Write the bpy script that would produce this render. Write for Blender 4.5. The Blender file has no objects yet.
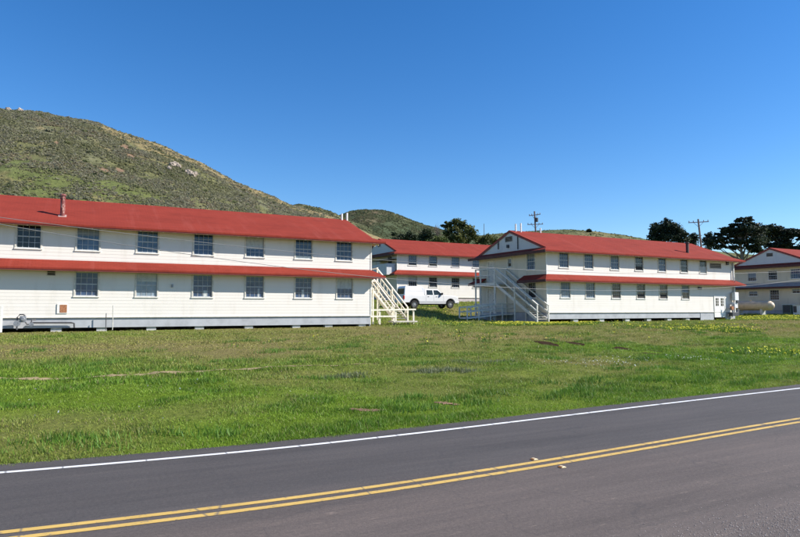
import bpy, math, random
import numpy as np
from math import radians as R, sin, cos, pi
random.seed(7)
rng = np.random.default_rng(11)
scn = bpy.context.scene
COL = scn.collection

# ------------------------------------------------------------------ helpers
class MB:
    """collects shapes and links them as one mesh object"""
    def __init__(s): s.v = []; s.f = []
    def quad(s, *p):
        n = len(s.v); s.v += [tuple(q) for q in p]; s.f.append(tuple(range(n, n+len(p))))
        return s
    def box(s, x0, x1, y0, y1, z0, z1):
        n = len(s.v)
        s.v += [(x0,y0,z0),(x1,y0,z0),(x1,y1,z0),(x0,y1,z0),(x0,y0,z1),(x1,y0,z1),(x1,y1,z1),(x0,y1,z1)]
        for f in ((3,2,1,0),(4,5,6,7),(0,1,5,4),(1,2,6,5),(2,3,7,6),(3,0,4,7)): s.f.append(tuple(n+i for i in f))
        return s
    def bar(s, a, b, w, h, up=(0,0,1)):
        """rectangular bar from a to b; w across, h along the up direction"""
        a = np.array(a, float); b = np.array(b, float); d = b-a; d /= np.linalg.norm(d)
        u = np.array(up, float)
        if abs(d @ u) > .95: u = np.array((0,1.,0))
        r = np.cross(d, u); r /= np.linalg.norm(r); u = np.cross(r, d)
        n = len(s.v)
        for p in (a, b):
            for i, j in ((-1,-1),(1,-1),(1,1),(-1,1)):
                s.v.append(tuple(p + r*i*w/2 + u*j*h/2))
        for f in ((3,2,1,0),(4,5,6,7),(0,1,5,4),(1,2,6,5),(2,3,7,6),(3,0,4,7)): s.f.append(tuple(n+i for i in f))
        return s
    def tube(s, pts, rad, seg=8, cap=True):
        pts = [np.array(p, float) for p in pts]
        rad = rad if isinstance(rad, (list, tuple)) else [rad]*len(pts)
        n0 = len(s.v)
        for i, p in enumerate(pts):
            d = (pts[min(i+1, len(pts)-1)] - pts[max(i-1, 0)]); d /= np.linalg.norm(d)
            u = np.array((0,0,1.)) if abs(d[2]) < .9 else np.array((1.,0,0))
            r = np.cross(d, u); r /= np.linalg.norm(r); u = np.cross(r, d)
            for k in range(seg):
                t = 2*pi*k/seg
                s.v.append(tuple(p + (r*cos(t)+u*sin(t))*rad[i]))
        for i in range(len(pts)-1):
            for k in range(seg):
                a = n0+i*seg+k; b = n0+i*seg+(k+1) % seg
                s.f.append((a, b, b+seg, a+seg))
        if cap:
            s.f.append(tuple(n0+k for k in range(seg))[::-1])
            s.f.append(tuple(n0+(len(pts)-1)*seg+k for k in range(seg)))
        return s
    def slab(s, poly, th):
        """polygon with thickness th straight down"""
        n = len(s.v); m = len(poly)
        s.v += [tuple(p) for p in poly] + [(p[0], p[1], p[2]-th) for p in poly]
        s.f.append(tuple(n+i for i in range(m)))
        s.f.append(tuple(n+m+i for i in range(m))[::-1])
        for i in range(m):
            j = (i+1) % m
            s.f.append((n+i, n+m+i, n+m+j, n+j))
        return s
    def prism(s, poly, axis, a, b):
        """2D polygon extruded between a and b along axis 'x' or 'y'"""
        n = len(s.v); m = len(poly)
        for t in (a, b):
            for (p, q) in poly:
                s.v.append((t, p, q) if axis == 'x' else (p, t, q))
        s.f.append(tuple(n+i for i in range(m))); s.f.append(tuple(n+m+i for i in range(m))[::-1])
        for i in range(m):
            j = (i+1) % m
            s.f.append((n+i, n+m+i, n+m+j, n+j))
        return s
    def build(s, name, mat, parent=None, smooth=False, bevel=0):
        me = bpy.data.meshes.new(name); me.from_pydata(s.v, [], s.f); me.update()
        o = bpy.data.objects.new(name, me); COL.objects.link(o)
        me.materials.append(mat)
        if parent: o.parent = parent
        if smooth: me.polygons.foreach_set('use_smooth', [True]*len(me.polygons))
        import bmesh
        bm = bmesh.new(); bm.from_mesh(me); bmesh.ops.recalc_face_normals(bm, faces=bm.faces)
        bm.to_mesh(me); bm.free()
        if bevel:
            md = o.modifiers.new('bevel', 'BEVEL'); md.width = bevel; md.segments = 2; md.limit_method = 'ANGLE'
        return o

def fast_mesh(name, V, F, mat, cols=None, parent=None, smooth=False):
    """numpy vertices (n,3) and faces (m,k) -> one mesh object, with an optional point colour"""
    me = bpy.data.meshes.new(name); V = np.asarray(V, np.float32); F = np.asarray(F, np.int32)
    m, k = F.shape
    me.vertices.add(len(V)); me.vertices.foreach_set('co', V.ravel())
    me.loops.add(m*k); me.loops.foreach_set('vertex_index', F.ravel())
    me.polygons.add(m); me.polygons.foreach_set('loop_start', np.arange(0, m*k, k, dtype=np.int32))
    try: me.polygons.foreach_set('loop_total', np.full(m, k, np.int32))
    except Exception: pass
    if cols is not None:
        a = me.color_attributes.new('tint', 'FLOAT_COLOR', 'POINT')
        c = np.ones((len(V), 4), np.float32); c[:, :3] = cols; a.data.foreach_set('color', c.ravel())
    me.update(calc_edges=True); me.validate()
    if smooth: me.polygons.foreach_set('use_smooth', np.ones(m, bool))
    o = bpy.data.objects.new(name, me); COL.objects.link(o); me.materials.append(mat)
    if parent: o.parent = parent
    return o

def tag(o, label=None, cat=None, group=None, kind=None):
    if label: o['label'] = label
    if cat: o['category'] = cat
    if group: o['group'] = group
    if kind: o['kind'] = kind
    return o

def thing(name, label, cat, loc=(0,0,0), rz=0, group=None):
    o = bpy.data.objects.new(name, None); COL.objects.link(o); o.empty_display_size = .3
    o.location = loc; o.rotation_euler = (0,0,rz)
    return tag(o, label, cat, group)

# --- value noise in numpy
_perm = rng.random((256, 256))
def vnoise(x, y):
    xi = np.floor(x).astype(int); yi = np.floor(y).astype(int)
    fx = x-xi; fy = y-yi; fx = fx*fx*(3-2*fx); fy = fy*fy*(3-2*fy)
    g = lambda a, b: _perm[a % 256, b % 256]
    return (g(xi,yi)*(1-fx)+g(xi+1,yi)*fx)*(1-fy) + (g(xi,yi+1)*(1-fx)+g(xi+1,yi+1)*fx)*fy
def fbm(x, y, sc, octv=4):
    x = np.asarray(x, float)/sc; y = np.asarray(y, float)/sc; t = 0; a = .5; n = 0
    for i in range(octv):
        t = t + a*vnoise(x+17.3*i, y+9.1*i); n += a; a *= .5; x = x*2.03; y = y*2.03
    return t/n
def sstep(a, b, x):
    t = np.clip((np.asarray(x, float)-a)/(b-a), 0, 1); return t*t*(3-2*t)

# ------------------------------------------------------------------ materials
def new_mat(name):
    m = bpy.data.materials.new(name); m.use_nodes = True
    nt = m.node_tree; return m, nt, nt.nodes['Principled BSDF']
def N(nt, t, **kw):
    n = nt.nodes.new(t)
    for k, v in kw.items(): setattr(n, k, v)
    return n
def pos(nt, scale=(1,1,1), obj=False):
    if obj:
        g = N(nt, 'ShaderNodeTexCoord').outputs['Object']
    else:
        g = N(nt, 'ShaderNodeNewGeometry').outputs['Position']
    mp = N(nt, 'ShaderNodeMapping'); mp.inputs['Scale'].default_value = scale
    nt.links.new(g, mp.inputs['Vector']); return mp.outputs['Vector']
def noise(nt, vec, sc, det=4, rough=.6):
    n = N(nt, 'ShaderNodeTexNoise'); n.inputs['Scale'].default_value = sc
    n.inputs['Detail'].default_value = det; n.inputs['Roughness'].default_value = rough
    nt.links.new(vec, n.inputs['Vector']); return n.outputs['Fac']
def ramp(nt, fac, stops):
    r = N(nt, 'ShaderNodeValToRGB'); e = r.color_ramp.elements
    while len(e) < len(stops): e.new(.5)
    for i, (p, c) in enumerate(stops):
        e[i].position = p; e[i].color = (*c, 1) if len(c) == 3 else c
    nt.links.new(fac, r.inputs['Fac']); return r.outputs['Color']
def mix(nt, fac, a, b, mode='MIX'):
    m = N(nt, 'ShaderNodeMix', data_type='RGBA', blend_type=mode)
    for sock, v in ((m.inputs['Factor'], fac), (m.inputs['A'], a), (m.inputs['B'], b)):
        if isinstance(v, (int, float)): sock.default_value = v
        elif isinstance(v, tuple): sock.default_value = (*v, 1) if len(v) == 3 else v
        else: nt.links.new(v, sock)
    return m.outputs['Result']
def bump(nt, bsdf, h, strength=.3, dist=.01):
    b = N(nt, 'ShaderNodeBump'); b.inputs['Strength'].default_value = strength
    b.inputs['Distance'].default_value = dist
    nt.links.new(h, b.inputs['Height']); nt.links.new(b.outputs['Normal'], bsdf.inputs['Normal'])

def flat(name, c, rough=.6, var=.12, sc=3., metal=0, spec=.5, bmp=0, stretch=(1,1,1)):
    """one base colour with blotchy wear"""
    m, nt, b = new_mat(name)
    f = noise(nt, pos(nt, stretch), sc)
    lo = tuple(max(0, x*(1-var*1.6)) for x in c); hi = tuple(min(1, x*(1+var)) for x in c)
    nt.links.new(ramp(nt, f, [(.3, lo), (.5, c), (.7, hi)]), b.inputs['Base Color'])
    b.inputs['Roughness'].default_value = rough; b.inputs['Metallic'].default_value = metal
    b.inputs['Specular IOR Level'].default_value = spec
    if bmp: bump(nt, b, noise(nt, pos(nt, stretch), sc*6), bmp, .01)
    return m

def siding_mat(name, c, dirt):
    m, nt, b = new_mat(name)
    f = noise(nt, pos(nt, (1, 1, .25)), 1.4, 6)
    base = ramp(nt, f, [(.30, dirt), (.47, c), (1, tuple(min(1, x*1.03) for x in c))])
    # faint board-to-board tone
    g = noise(nt, pos(nt, (.15, .15, 5)), 1., 0)
    base = mix(nt, .5, base, ramp(nt, g, [(.35, (.95,.95,.94)), (.65, (1,1,1))]), 'MULTIPLY')
    # sparse peeled spots
    s = noise(nt, pos(nt, (1, 1, 3)), 7, 5, .7)
    base = mix(nt, ramp(nt, s, [(.66, (0,0,0)), (.74, (.6,.6,.6))]), base, (.42,.39,.34))
    # rusty runs and grime in vertical streaks
    v = noise(nt, pos(nt, (2.2, 2.2, .12)), 1.6, 4, .65)
    base = mix(nt, ramp(nt, v, [(.64, (0,0,0)), (.80, (.20,.20,.20))]), base, (.50,.42,.33))
    nt.links.new(base, b.inputs['Base Color']); b.inputs['Roughness'].default_value = .65
    bump(nt, b, noise(nt, pos(nt, (1,1,6)), 8), .15, .008)
    return m
M = {}
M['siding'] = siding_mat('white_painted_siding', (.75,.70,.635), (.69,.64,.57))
M['siding_shade'] = siding_mat('shade_tinted_white_siding', (.64,.57,.44), (.54,.48,.36))  # white siding with shade and warm ground bounce put into the colour
M['gable'] = siding_mat('grey_gable_siding', (.55,.55,.54), (.46,.46,.46))
M['apron'] = flat('grey_apron_paint', (.40,.41,.43), .7, .12, 1.5, bmp=.2)
M['apron_pink'] = flat('pale_apron_paint', (.50,.43,.42), .7, .12, 1.5)
M['trim'] = flat('white_trim_paint', (.80,.77,.70), .55, .10, 4)
M['trim_cream'] = flat('cream_trim_paint', (.74,.70,.58), .55, .14, 4)
M['casing'] = flat('weathered_window_casing', (.62,.58,.50), .6, .16, 6)
M['rafter'] = flat('cream_rafter_paint', (.70,.60,.40), .6, .12, 5)
M['soffit'] = flat('dark_soffit_boards', (.10,.075,.06), .8, .2, 3)
M['fascia_shade'] = flat('shade_toned_maroon_fascia', (.075,.022,.018), .7, .2, 3)  # darker than the eave fascia: end skirt shade set into the colour
M['fascia'] = flat('dark_red_fascia', (.24,.045,.04), .6, .2, 3)
M['concrete'] = flat('pale_concrete_pier', (.50,.49,.46), .9, .15, 6, bmp=.3)
M['louvre'] = flat('dark_louvre', (.035,.03,.028), .8, .2, 8)
M['brown_louvre'] = flat('brown_louvre', (.13,.10,.085), .8, .2, 8)
M['rust'] = flat('rusty_vent_mesh', (.36,.15,.07), .85, .35, 14)
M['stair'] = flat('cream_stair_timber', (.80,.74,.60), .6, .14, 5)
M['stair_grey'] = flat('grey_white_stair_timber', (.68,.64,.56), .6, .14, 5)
M['tread'] = flat('worn_stair_tread', (.52,.47,.39), .8, .25, 6)
M['pipe_white'] = flat('white_vent_pipe', (.80,.78,.74), .5, .10, 5)
M['metal_grey'] = flat('grey_service_metal', (.25,.26,.28), .45, .25, 12, metal=.3)
M['metal_dark'] = flat('dark_service_metal', (.06,.06,.065), .5, .25, 12)
M['chimney_dark'] = flat('dark_chimney_sheet', (.07,.035,.03), .6, .3, 5)
M['tank'] = flat('cream_tank_paint', (.52,.41,.28), .5, .14, 2)
M['pole'] = flat('creosoted_pole', (.16,.12,.10), .85, .25, 4, stretch=(3,3,.4))
M['crossarm'] = flat('weathered_crossarm', (.33,.30,.28), .85, .2, 4)
M['insulator'] = flat('glazed_insulator', (.30,.30,.32), .25, .1, 4)
M['cable'] = flat('cable_sheath', (.20,.20,.20), .55, .15, .5)
M['green_box'] = flat('green_cabinet_paint', (.10,.15,.13), .5, .15, 4)
M['white_box'] = flat('white_cabinet_paint', (.72,.72,.72), .5, .1, 4)
M['door'] = flat('white_door_paint', (.84,.82,.78), .5, .08, 5)

def chimney_mat():
    m, nt, b = new_mat('peeling_red_chimney')
    f = noise(nt, pos(nt, (1,1,.6)), 5.5, 4, .7)
    nt.links.new(ramp(nt, f, [(.40, (.15,.032,.026)), (.56, (.21,.05,.04)), (.63, (.42,.29,.23)), (1, (.55,.44,.37))]), b.inputs['Base Color'])
    b.inputs['Roughness'].default_value = .6; return m
M['flashing'] = flat('pinkish_flashing', (.45,.30,.26), .7, .25, 8)
M['muntin'] = flat('grey_sash_paint', (.44,.45,.45), .5, .12, 6)
M['chimney'] = chimney_mat()

def roof_mat(name, c):
    m, nt, b = new_mat(name)
    p = pos(nt, (1,1,1))
    big = noise(nt, pos(nt, (.3,.8,.8)), 1.2, 5)
    col = ramp(nt, big, [(.28, tuple(x*.84 for x in c)), (.5, c), (.75, tuple(min(1, x*1.10) for x in c))])
    # shingle courses and single tabs
    br = N(nt, 'ShaderNodeTexBrick'); br.inputs['Scale'].default_value = 1
    br.inputs['Mortar Size'].default_value = .008; br.inputs['Brick Width'].default_value = .34; br.inputs['Row Height'].default_value = .15
    br.inputs['Color1'].default_value = (.86,.86,.86,1); br.inputs['Color2'].default_value = (1.0,1.0,1.0,1); br.inputs['Mortar'].default_value = (.62,.62,.62,1)
    sx = N(nt, 'ShaderNodeSeparateXYZ'); nt.links.new(p, sx.inputs[0])
    cm = N(nt, 'ShaderNodeCombineXYZ'); nt.links.new(sx.outputs['X'], cm.inputs['X']); nt.links.new(sx.outputs['Y'], cm.inputs['Y'])
    nt.links.new(cm.outputs[0], br.inputs['Vector'])
    col = mix(nt, .75, col, br.outputs['Color'], 'MULTIPLY')
    sp = noise(nt, p, 60, 2, .7)
    col = mix(nt, .5, col, ramp(nt, sp, [(.3, (.72,.72,.72)), (.7, (1.12,1.1,1.1))]), 'MULTIPLY')
    # streaks of wear running down the slope
    st = noise(nt, pos(nt, (1.6,.16,.16)), 1.1, 4, .6)
    col = mix(nt, ramp(nt, st, [(.55, (0,0,0)), (.8, (.45,.45,.45))]), col, tuple(min(1, x*1.05+.03) for x in c))
    nt.links.new(col, b.inputs['Base Color']); b.inputs['Roughness'].default_value = .85
    b.inputs['Specular IOR Level'].default_value = .12
    bump(nt, b, br.outputs['Fac'], .35, .02)
    return m
M['roof'] = roof_mat('red_shingle_roof', (.262,.040,.025))
M['roof_sheen'] = roof_mat('sheen_grey_shingle_roof', (.36,.34,.33))  # grazing sheen on a shaded pent roof, put in as grey

def glass_mat(name, c, rough=.04, spec=.5):
    m, nt, b = new_mat(name)
    f = noise(nt, pos(nt), 2.3, 2)
    nt.links.new(ramp(nt, f, [(.35, tuple(x*.6 for x in c)), (.65, c)]), b.inputs['Base Color'])
    b.inputs['Roughness'].default_value = rough; b.inputs['Specular IOR Level'].default_value = spec
    b.inputs['IOR'].default_value = 1.45
    # old glass is slightly wavy
    bump(nt, b, noise(nt, pos(nt), 5, 1), .06, .02)
    return m
M['glass_blue'] = glass_mat('blue_grey_window_glass', (.045,.082,.165))
M['glass_dark'] = glass_mat('dark_window_glass', (.014,.018,.026))
M['glass_blind'] = glass_mat('window_glass_with_blind', (.09,.15,.24))
M['glass_curtain'] = glass_mat('window_glass_with_curtain', (.24,.31,.38))
M['curtain'] = flat('pale_curtain_cloth', (.50,.52,.50), .9, .12, 6)

def ground_mat():
    m, nt, b = new_mat('lawn_soil')
    a = N(nt, 'ShaderNodeVertexColor'); a.layer_name = 'tint'
    f = noise(nt, pos(nt), 6, 6, .7); g = noise(nt, pos(nt), 45, 3, .7)
    col = mix(nt, .85, a.outputs['Color'], ramp(nt, f, [(.3, (.55,.55,.5)), (.5, (1,1,1)), (.72, (1.35,1.25,1.2))]), 'MULTIPLY')
    col = mix(nt, .8, col, ramp(nt, g, [(.3, (.6,.6,.6)), (.7, (1.3,1.3,1.25))]), 'MULTIPLY')
    nt.links.new(col, b.inputs['Base Color']); b.inputs['Roughness'].default_value = 1; b.inputs['Specular IOR Level'].default_value = .1
    bump(nt, b, f, .8, .08)
    return m
M['ground'] = ground_mat()
def tint_mat(name, rough=.7, spec=.3, trans=.25):
    m, nt, b = new_mat(name)
    a = N(nt, 'ShaderNodeVertexColor'); a.layer_name = 'tint'
    nt.links.new(a.outputs['Color'], b.inputs['Base Color'])
    b.inputs['Roughness'].default_value = rough; b.inputs['Specular IOR Level'].default_value = spec
    if trans:
        t = N(nt, 'ShaderNodeBsdfTranslucent'); nt.links.new(a.outputs['Color'], t.inputs['Color'])
        mx = N(nt, 'ShaderNodeMixShader'); mx.inputs[0].default_value = trans
        nt.links.new(b.outputs[0], mx.inputs[1]); nt.links.new(t.outputs[0], mx.inputs[2])
        nt.links.new(mx.outputs[0], nt.nodes['Material Output'].inputs['Surface'])
    return m
M['grass'] = tint_mat('grass_blades', .55, .35, .35)
M['leaf'] = tint_mat('tree_foliage', .6, .3, .2)
M['scrub'] = tint_mat('hill_scrub', .8, .1, .5)
M['petal'] = tint_mat('flower_petals', .6, .2, .3)
M['stone'] = tint_mat('loose_stone', .9, .2, 0)
M['bark'] = flat('tree_bark', (.20,.16,.13), .9, .3, 5, stretch=(3,3,.5), bmp=.4)
M['bark_pale'] = flat('pale_bare_wood', (.42,.37,.31), .9, .2, 5)

def hill_mat():
    m, nt, b = new_mat('hillside_soil')
    a = N(nt, 'ShaderNodeVertexColor'); a.layer_name = 'tint'
    f = noise(nt, pos(nt), .35, 7, .72); g = noise(nt, pos(nt), 1.8, 4, .7)
    col = mix(nt, .8, a.outputs['Color'], ramp(nt, f, [(.3, (.5,.52,.5)), (.5, (1,1,1)), (.7, (1.4,1.32,1.25))]), 'MULTIPLY')
    col = mix(nt, .8, col, ramp(nt, g, [(.3, (.6,.62,.6)), (.7, (1.3,1.28,1.25))]), 'MULTIPLY')
    nt.links.new(col, b.inputs['Base Color']); b.inputs['Roughness'].default_value = 1; b.inputs['Specular IOR Level'].default_value = .05
    bump(nt, b, f, 1, 1.2)
    return m
M['hill'] = hill_mat()

def asphalt_mat():
    m, nt, b = new_mat('worn_asphalt')
    p = pos(nt)
    sx = N(nt, 'ShaderNodeSeparateXYZ'); nt.links.new(p, sx.inputs[0])
    # the near lane is older and browner than the far lane
    wob = noise(nt, pos(nt, (.25,1,1)), 1.0, 3)
    ad = N(nt, 'ShaderNodeMath', operation='MULTIPLY_ADD'); nt.links.new(wob, ad.inputs[0]); ad.inputs[1].default_value = .8; nt.links.new(sx.outputs['Y'], ad.inputs[2])
    mr = N(nt, 'ShaderNodeMapRange'); mr.inputs['From Min'].default_value = 6.9; mr.inputs['From Max'].default_value = 7.9
    nt.links.new(ad.outputs[0], mr.inputs['Value'])
    col = mix(nt, mr.outputs['Result'], (.112,.091,.080), (.075,.067,.063))
    big = noise(nt, pos(nt, (.22,1.3,1)), 1.0, 5, .65)
    col = mix(nt, .9, col, ramp(nt, big, [(.28, (.80,.80,.80)), (.5, (1,1,1)), (.72, (1.16,1.14,1.12))]), 'MULTIPLY')
    # wheel tracks polished by traffic
    wt = N(nt, 'ShaderNodeTexWave', wave_type='BANDS', bands_direction='Y'); wt.inputs['Scale'].default_value = .19; wt.inputs['Distortion'].default_value = .8; wt.inputs['Detail'].default_value = 2
    nt.links.new(p, wt.inputs['Vector'])
    col = mix(nt, .5, col, ramp(nt, wt.outputs['Fac'], [(.0, (.92,.92,.92)), (1, (1.07,1.07,1.07))]), 'MULTIPLY')
    agg = noise(nt, p, 130, 2, .8); agg2 = noise(nt, p, 48, 3, .8)
    col = mix(nt, .9, col, ramp(nt, agg, [(.3, (.55,.55,.55)), (.5, (1,1,1)), (.75, (1.7,1.65,1.6))]), 'MULTIPLY')
    col = mix(nt, .7, col, ramp(nt, agg2, [(.3, (.72,.72,.72)), (.7, (1.25,1.25,1.25))]), 'MULTIPLY')
    # pale scuffs and specks, more of them in the near lane
    sc = noise(nt, pos(nt, (1.8,7,1)), 1.9, 6, .74)
    k = ramp(nt, sc, [(.60, (0,0,0)), (.72, (.62,.62,.62))])
    inv = N(nt, 'ShaderNodeMath', operation='SUBTRACT'); inv.inputs[0].default_value = 1.08; nt.links.new(mr.outputs['Result'], inv.inputs[1])
    kk = N(nt, 'ShaderNodeMath', operation='MULTIPLY'); nt.links.new(k, kk.inputs[0]); nt.links.new(inv.outputs[0], kk.inputs[1])
    col = mix(nt, kk.outputs[0], col, (.27,.21,.17))
    # pale and dark flecks of stone, and long drag marks
    fl = noise(nt, p, 22, 4, .75)
    col = mix(nt, .75, col, ramp(nt, fl, [(.30, (.74,.73,.72)), (.5, (1,1,1)), (.68, (1.28,1.25,1.22))]), 'MULTIPLY')
    dm = noise(nt, pos(nt, (.10,2.4,1)), 2.2, 6, .7)
    col = mix(nt, .8, col, ramp(nt, dm, [(.34, (.86,.86,.86)), (.5, (1,1,1)), (.64, (1.12,1.10,1.08))]), 'MULTIPLY')
    # oil drips down the middle of the lanes
    oi = noise(nt, pos(nt, (.5,1.1,1)), 1.7, 5, .7)
    col = mix(nt, ramp(nt, oi, [(.66, (0,0,0)), (.74, (.35,.35,.35))]), col, (.045,.042,.042))
    # thin cracks
    vo = N(nt, 'ShaderNodeTexVoronoi', feature='DISTANCE_TO_EDGE'); vo.inputs['Scale'].default_value = .38
    wv = N(nt, 'ShaderNodeVectorMath', operation='ADD'); nt.links.new(p, wv.inputs[0])
    nn = N(nt, 'ShaderNodeTexNoise'); nn.inputs['Scale'].default_value = 1.1; nn.inputs['Detail'].default_value = 5; nt.links.new(p, nn.inputs['Vector']); nt.links.new(nn.outputs['Color'], wv.inputs[1])
    nt.links.new(wv.outputs[0], vo.inputs['Vector'])
    ck = ramp(nt, vo.outputs['Distance'], [(.0, (.35,.35,.35)), (.006, (0,0,0))])
    col = mix(nt, ck, col, (.045,.043,.043))
    nt.links.new(col, b.inputs['Base Color']); b.inputs['Roughness'].default_value = .82; b.inputs['Specular IOR Level'].default_value = .3
    bump(nt, b, agg, .5, .006)
    return m
M['asphalt'] = asphalt_mat()
def paint_mat(name, c, wear):
    m, nt, b = new_mat(name)
    f = noise(nt, pos(nt, (1,2.5,1)), 9, 6, .75)
    col = mix(nt, ramp(nt, f, [(wear, (1,1,1)), (wear+.07, (0,0,0))]), c, (.13,.125,.12))
    g = noise(nt, pos(nt), 1.3, 4)
    col = mix(nt, .8, col, ramp(nt, g, [(.3, (.80,.79,.78)), (.6, (1,1,1))]), 'MULTIPLY')
    cr = N(nt, 'ShaderNodeTexVoronoi', feature='DISTANCE_TO_EDGE'); cr.inputs['Scale'].default_value = .8
    nt.links.new(pos(nt, (1,.25,1)), cr.inputs['Vector'])
    col = mix(nt, ramp(nt, cr.outputs['Distance'], [(.0, (.8,.8,.8)), (.014, (0,0,0))]), col, (.12,.11,.10))
    nt.links.new(col, b.inputs['Base Color']); b.inputs['Roughness'].default_value = .7
    bump(nt, b, noise(nt, pos(nt), 120, 2, .8), .4, .004)
    return m
M['yellow_paint'] = paint_mat('yellow_road_paint', (.62,.40,.10), .36)
M['white_paint'] = paint_mat('white_road_paint', (.78,.77,.76), .33)
M['gravel'] = flat('gravel_dust', (.20,.17,.15), .95, .3, 30, bmp=.8)
M['dirt'] = flat('dry_path_dirt', (.30,.23,.13), 1, .25, 5, bmp=.5, spec=.05)
M['soil'] = flat('dark_bare_soil', (.042,.026,.014), 1, .35, 6, bmp=.8, spec=.03)
M['soil_light'] = flat('pale_bare_soil', (.22,.14,.09), 1, .35, 6, spec=.05, bmp=.8)

# ------------------------------------------------------------------ terrain
def road_off(x):
    return np.interp(x, [-60,-12,-5,-.8,1.5,4,7.5,10,13,18,30,60,140], [1.6,1.3,.85,.34,.06,0,.13,.28,.41,.58,.9,1.5,2.6])
def ground_z(x, y):
    x = np.asarray(x, float); y = np.asarray(y, float)
    yy = y - road_off(x)
    west = np.interp(yy, [-200,10.15,10.5,12,20,30,40,45,57,68,100,250,1500], [-.03,-.03,.03,.14,.46,.77,.94,1.07,2.25,3.15,4.2,8,20])
    east = np.interp(yy, [-200,10.15,10.5,12,20,30,40,54,62,68,100,250,1500], [-.03,-.03,.03,.14,.46,.77,.84,.94,2.5,3.1,4.2,8,20])
    w = 1 - sstep(31.5, 35.0, x); w2 = sstep(20, 24, x)
    z = west*w + east*(1-w)
    z = np.where(x < 24, z*w2 + np.where(yy > 40, np.minimum(z, np.interp(yy, [40,53,62,68,100], [.90,1.0,2.5,3.1,99])), z)*(1-w2), z)
    tilt = np.clip((x-15)*.005, -.05, .75)*sstep(18, 38, yy)
    z = z + tilt + .32*sstep(62, 73, x)*sstep(34, 44, yy)
    lump = (fbm(x, y, 3.2, 3)-.5)*.20*sstep(10.6, 14, yy)*(1-sstep(36, 41, yy)*.8) + (fbm(x+50, y, 11, 2)-.5)*.35*sstep(13, 22, yy)*(1-sstep(34, 41, yy))
    lump = lump + ((fbm(x+9, y*1.25+4, .85, 2)-.5)*.11 + (fbm(x+3, y+70, 2.0, 2)-.5)*.10)*sstep(10.5, 11.4, yy)*(1-sstep(30, 40, yy)*.6)
    foot = ((x > -6.4) & (x < 19.2) & (yy+road_off(x) > 41.75) & (yy+road_off(x) < 51.5)) | ((x > 36.7) & (x < 62.2) & (y > 42.25) & (y < 52.0))
    return z + lump - .45*foot
def lawn_mix(x, y):
    """0 = lush green, 1 = dry olive brown"""
    yy = y - road_off(x)
    d = fbm(x, y, 5.5, 4); e = fbm(x+31, y*1.6+7, 2.0, 3)
    band = .22 + .55*sstep(19, 25, yy) - .22*sstep(37.5, 41, yy)*(x > 20) + .20*np.exp(-((yy-12.6)/1.1)**2)*sstep(9, 2, x)
    return np.clip(band + (d-.5)*1.5 + (e-.5)*.6, 0, 1)

GREEN = np.array((.190,.295,.026)); DEEP = np.array((.105,.215,.018)); DRY = np.array((.300,.272,.075)); BROWN = np.array((.22,.185,.072))
xs = np.unique(np.concatenate([np.linspace(-600,-30,20), np.linspace(-30,-6,30), np.arange(-6,82,.33), np.linspace(82,160,50), np.linspace(160,1500,24)]))
ys = np.unique(np.concatenate([np.linspace(-300,-10,10), np.linspace(-10,9.8,14), np.arange(9.8,18,.16), np.arange(18,43,.3), np.arange(43,72,.6), np.linspace(72,200,40), np.linspace(200,1800,24)]))
GX, GY = np.meshgrid(xs, ys); GZ = ground_z(GX, GY)
nx, ny = len(xs), len(ys)
ii = (np.arange(ny-1)[:, None]*nx + np.arange(nx-1)[None, :]).ravel()
F = np.stack([ii, ii+1, ii+nx+1, ii+nx], 1)
mixv = lawn_mix(GX, GY).ravel()[:, None]
soilc = (GREEN*.55)*(1-mixv) + (BROWN*.85)*mixv
far = sstep(60, 110, GY).ravel()[:, None]
soilc = soilc*(1-far) + np.array((.085,.13,.03))*far
fast_mesh('ground', np.stack([GX.ravel(), GY.ravel(), GZ.ravel()], 1), F, M['ground'], soilc, smooth=True)['kind'] = 'structure'

def strip(name, y0, y1, z, mat, x0=-45, x1=130, step=.5):
    X = np.arange(x0, x1+step, step); o = road_off(X)
    # soften the bends of the offset table
    k = np.ones(9)/9; o = np.convolve(np.pad(o, 4, mode='edge'), k, mode='valid')
    m = MB()
    for i, x in enumerate(X):
        m.v += [(x, y0+o[i], z), (x, y1+o[i], z)]
    for i in range(len(X)-1): m.f.append((2*i, 2*i+2, 2*i+3, 2*i+1))
    ob = m.build(name, mat); ob['kind'] = 'structure'; return ob
strip('road', 3.2, 10.22, .0, M['asphalt'])
strip('white_edge_line', 9.65, 9.75, .004, M['white_paint'])
strip('yellow_centre_line', 7.02, 7.12, .004, M['yellow_paint'])
strip('yellow_centre_line', 6.80, 6.90, .004, M['yellow_paint'])
strip('gravel_shoulder', -30, 3.32, .006, M['gravel'])
# loose stones: gravel at the near roadside and crumbs along the far asphalt edge
def stones(name, n, fx, size, c0, c1, label):
    V = []; Fc = []; C = []
    base = np.array([(1,0,0),(0,1,0),(-1,0,0),(0,-1,0),(0,0,.45),(0,0,-.3)], float)
    tri = [(0,1,4),(1,2,4),(2,3,4),(3,0,4),(1,0,5),(2,1,5),(3,2,5),(0,3,5)]
    P = fx(n)
    for i in range(n):
        s = size*rng.uniform(.4, 1.3); a = rng.uniform(0, 6.3)
        b = base*s*rng.uniform(.7, 1.3, (6, 3)); ca, sa = cos(a), sin(a)
        b = np.stack([b[:,0]*ca-b[:,1]*sa, b[:,0]*sa+b[:,1]*ca, b[:,2]], 1)
        V.append(b + P[i]); Fc.append(np.array(tri)+6*i); t = rng.random(); C.append(np.tile(c0*(1-t)+c1*t, (6, 1)))
    o = fast_mesh(name, np.concatenate(V), np.concatenate(Fc), M['stone'], np.concatenate(C))
    return tag(o, label, 'stones', kind='stuff')
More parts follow.
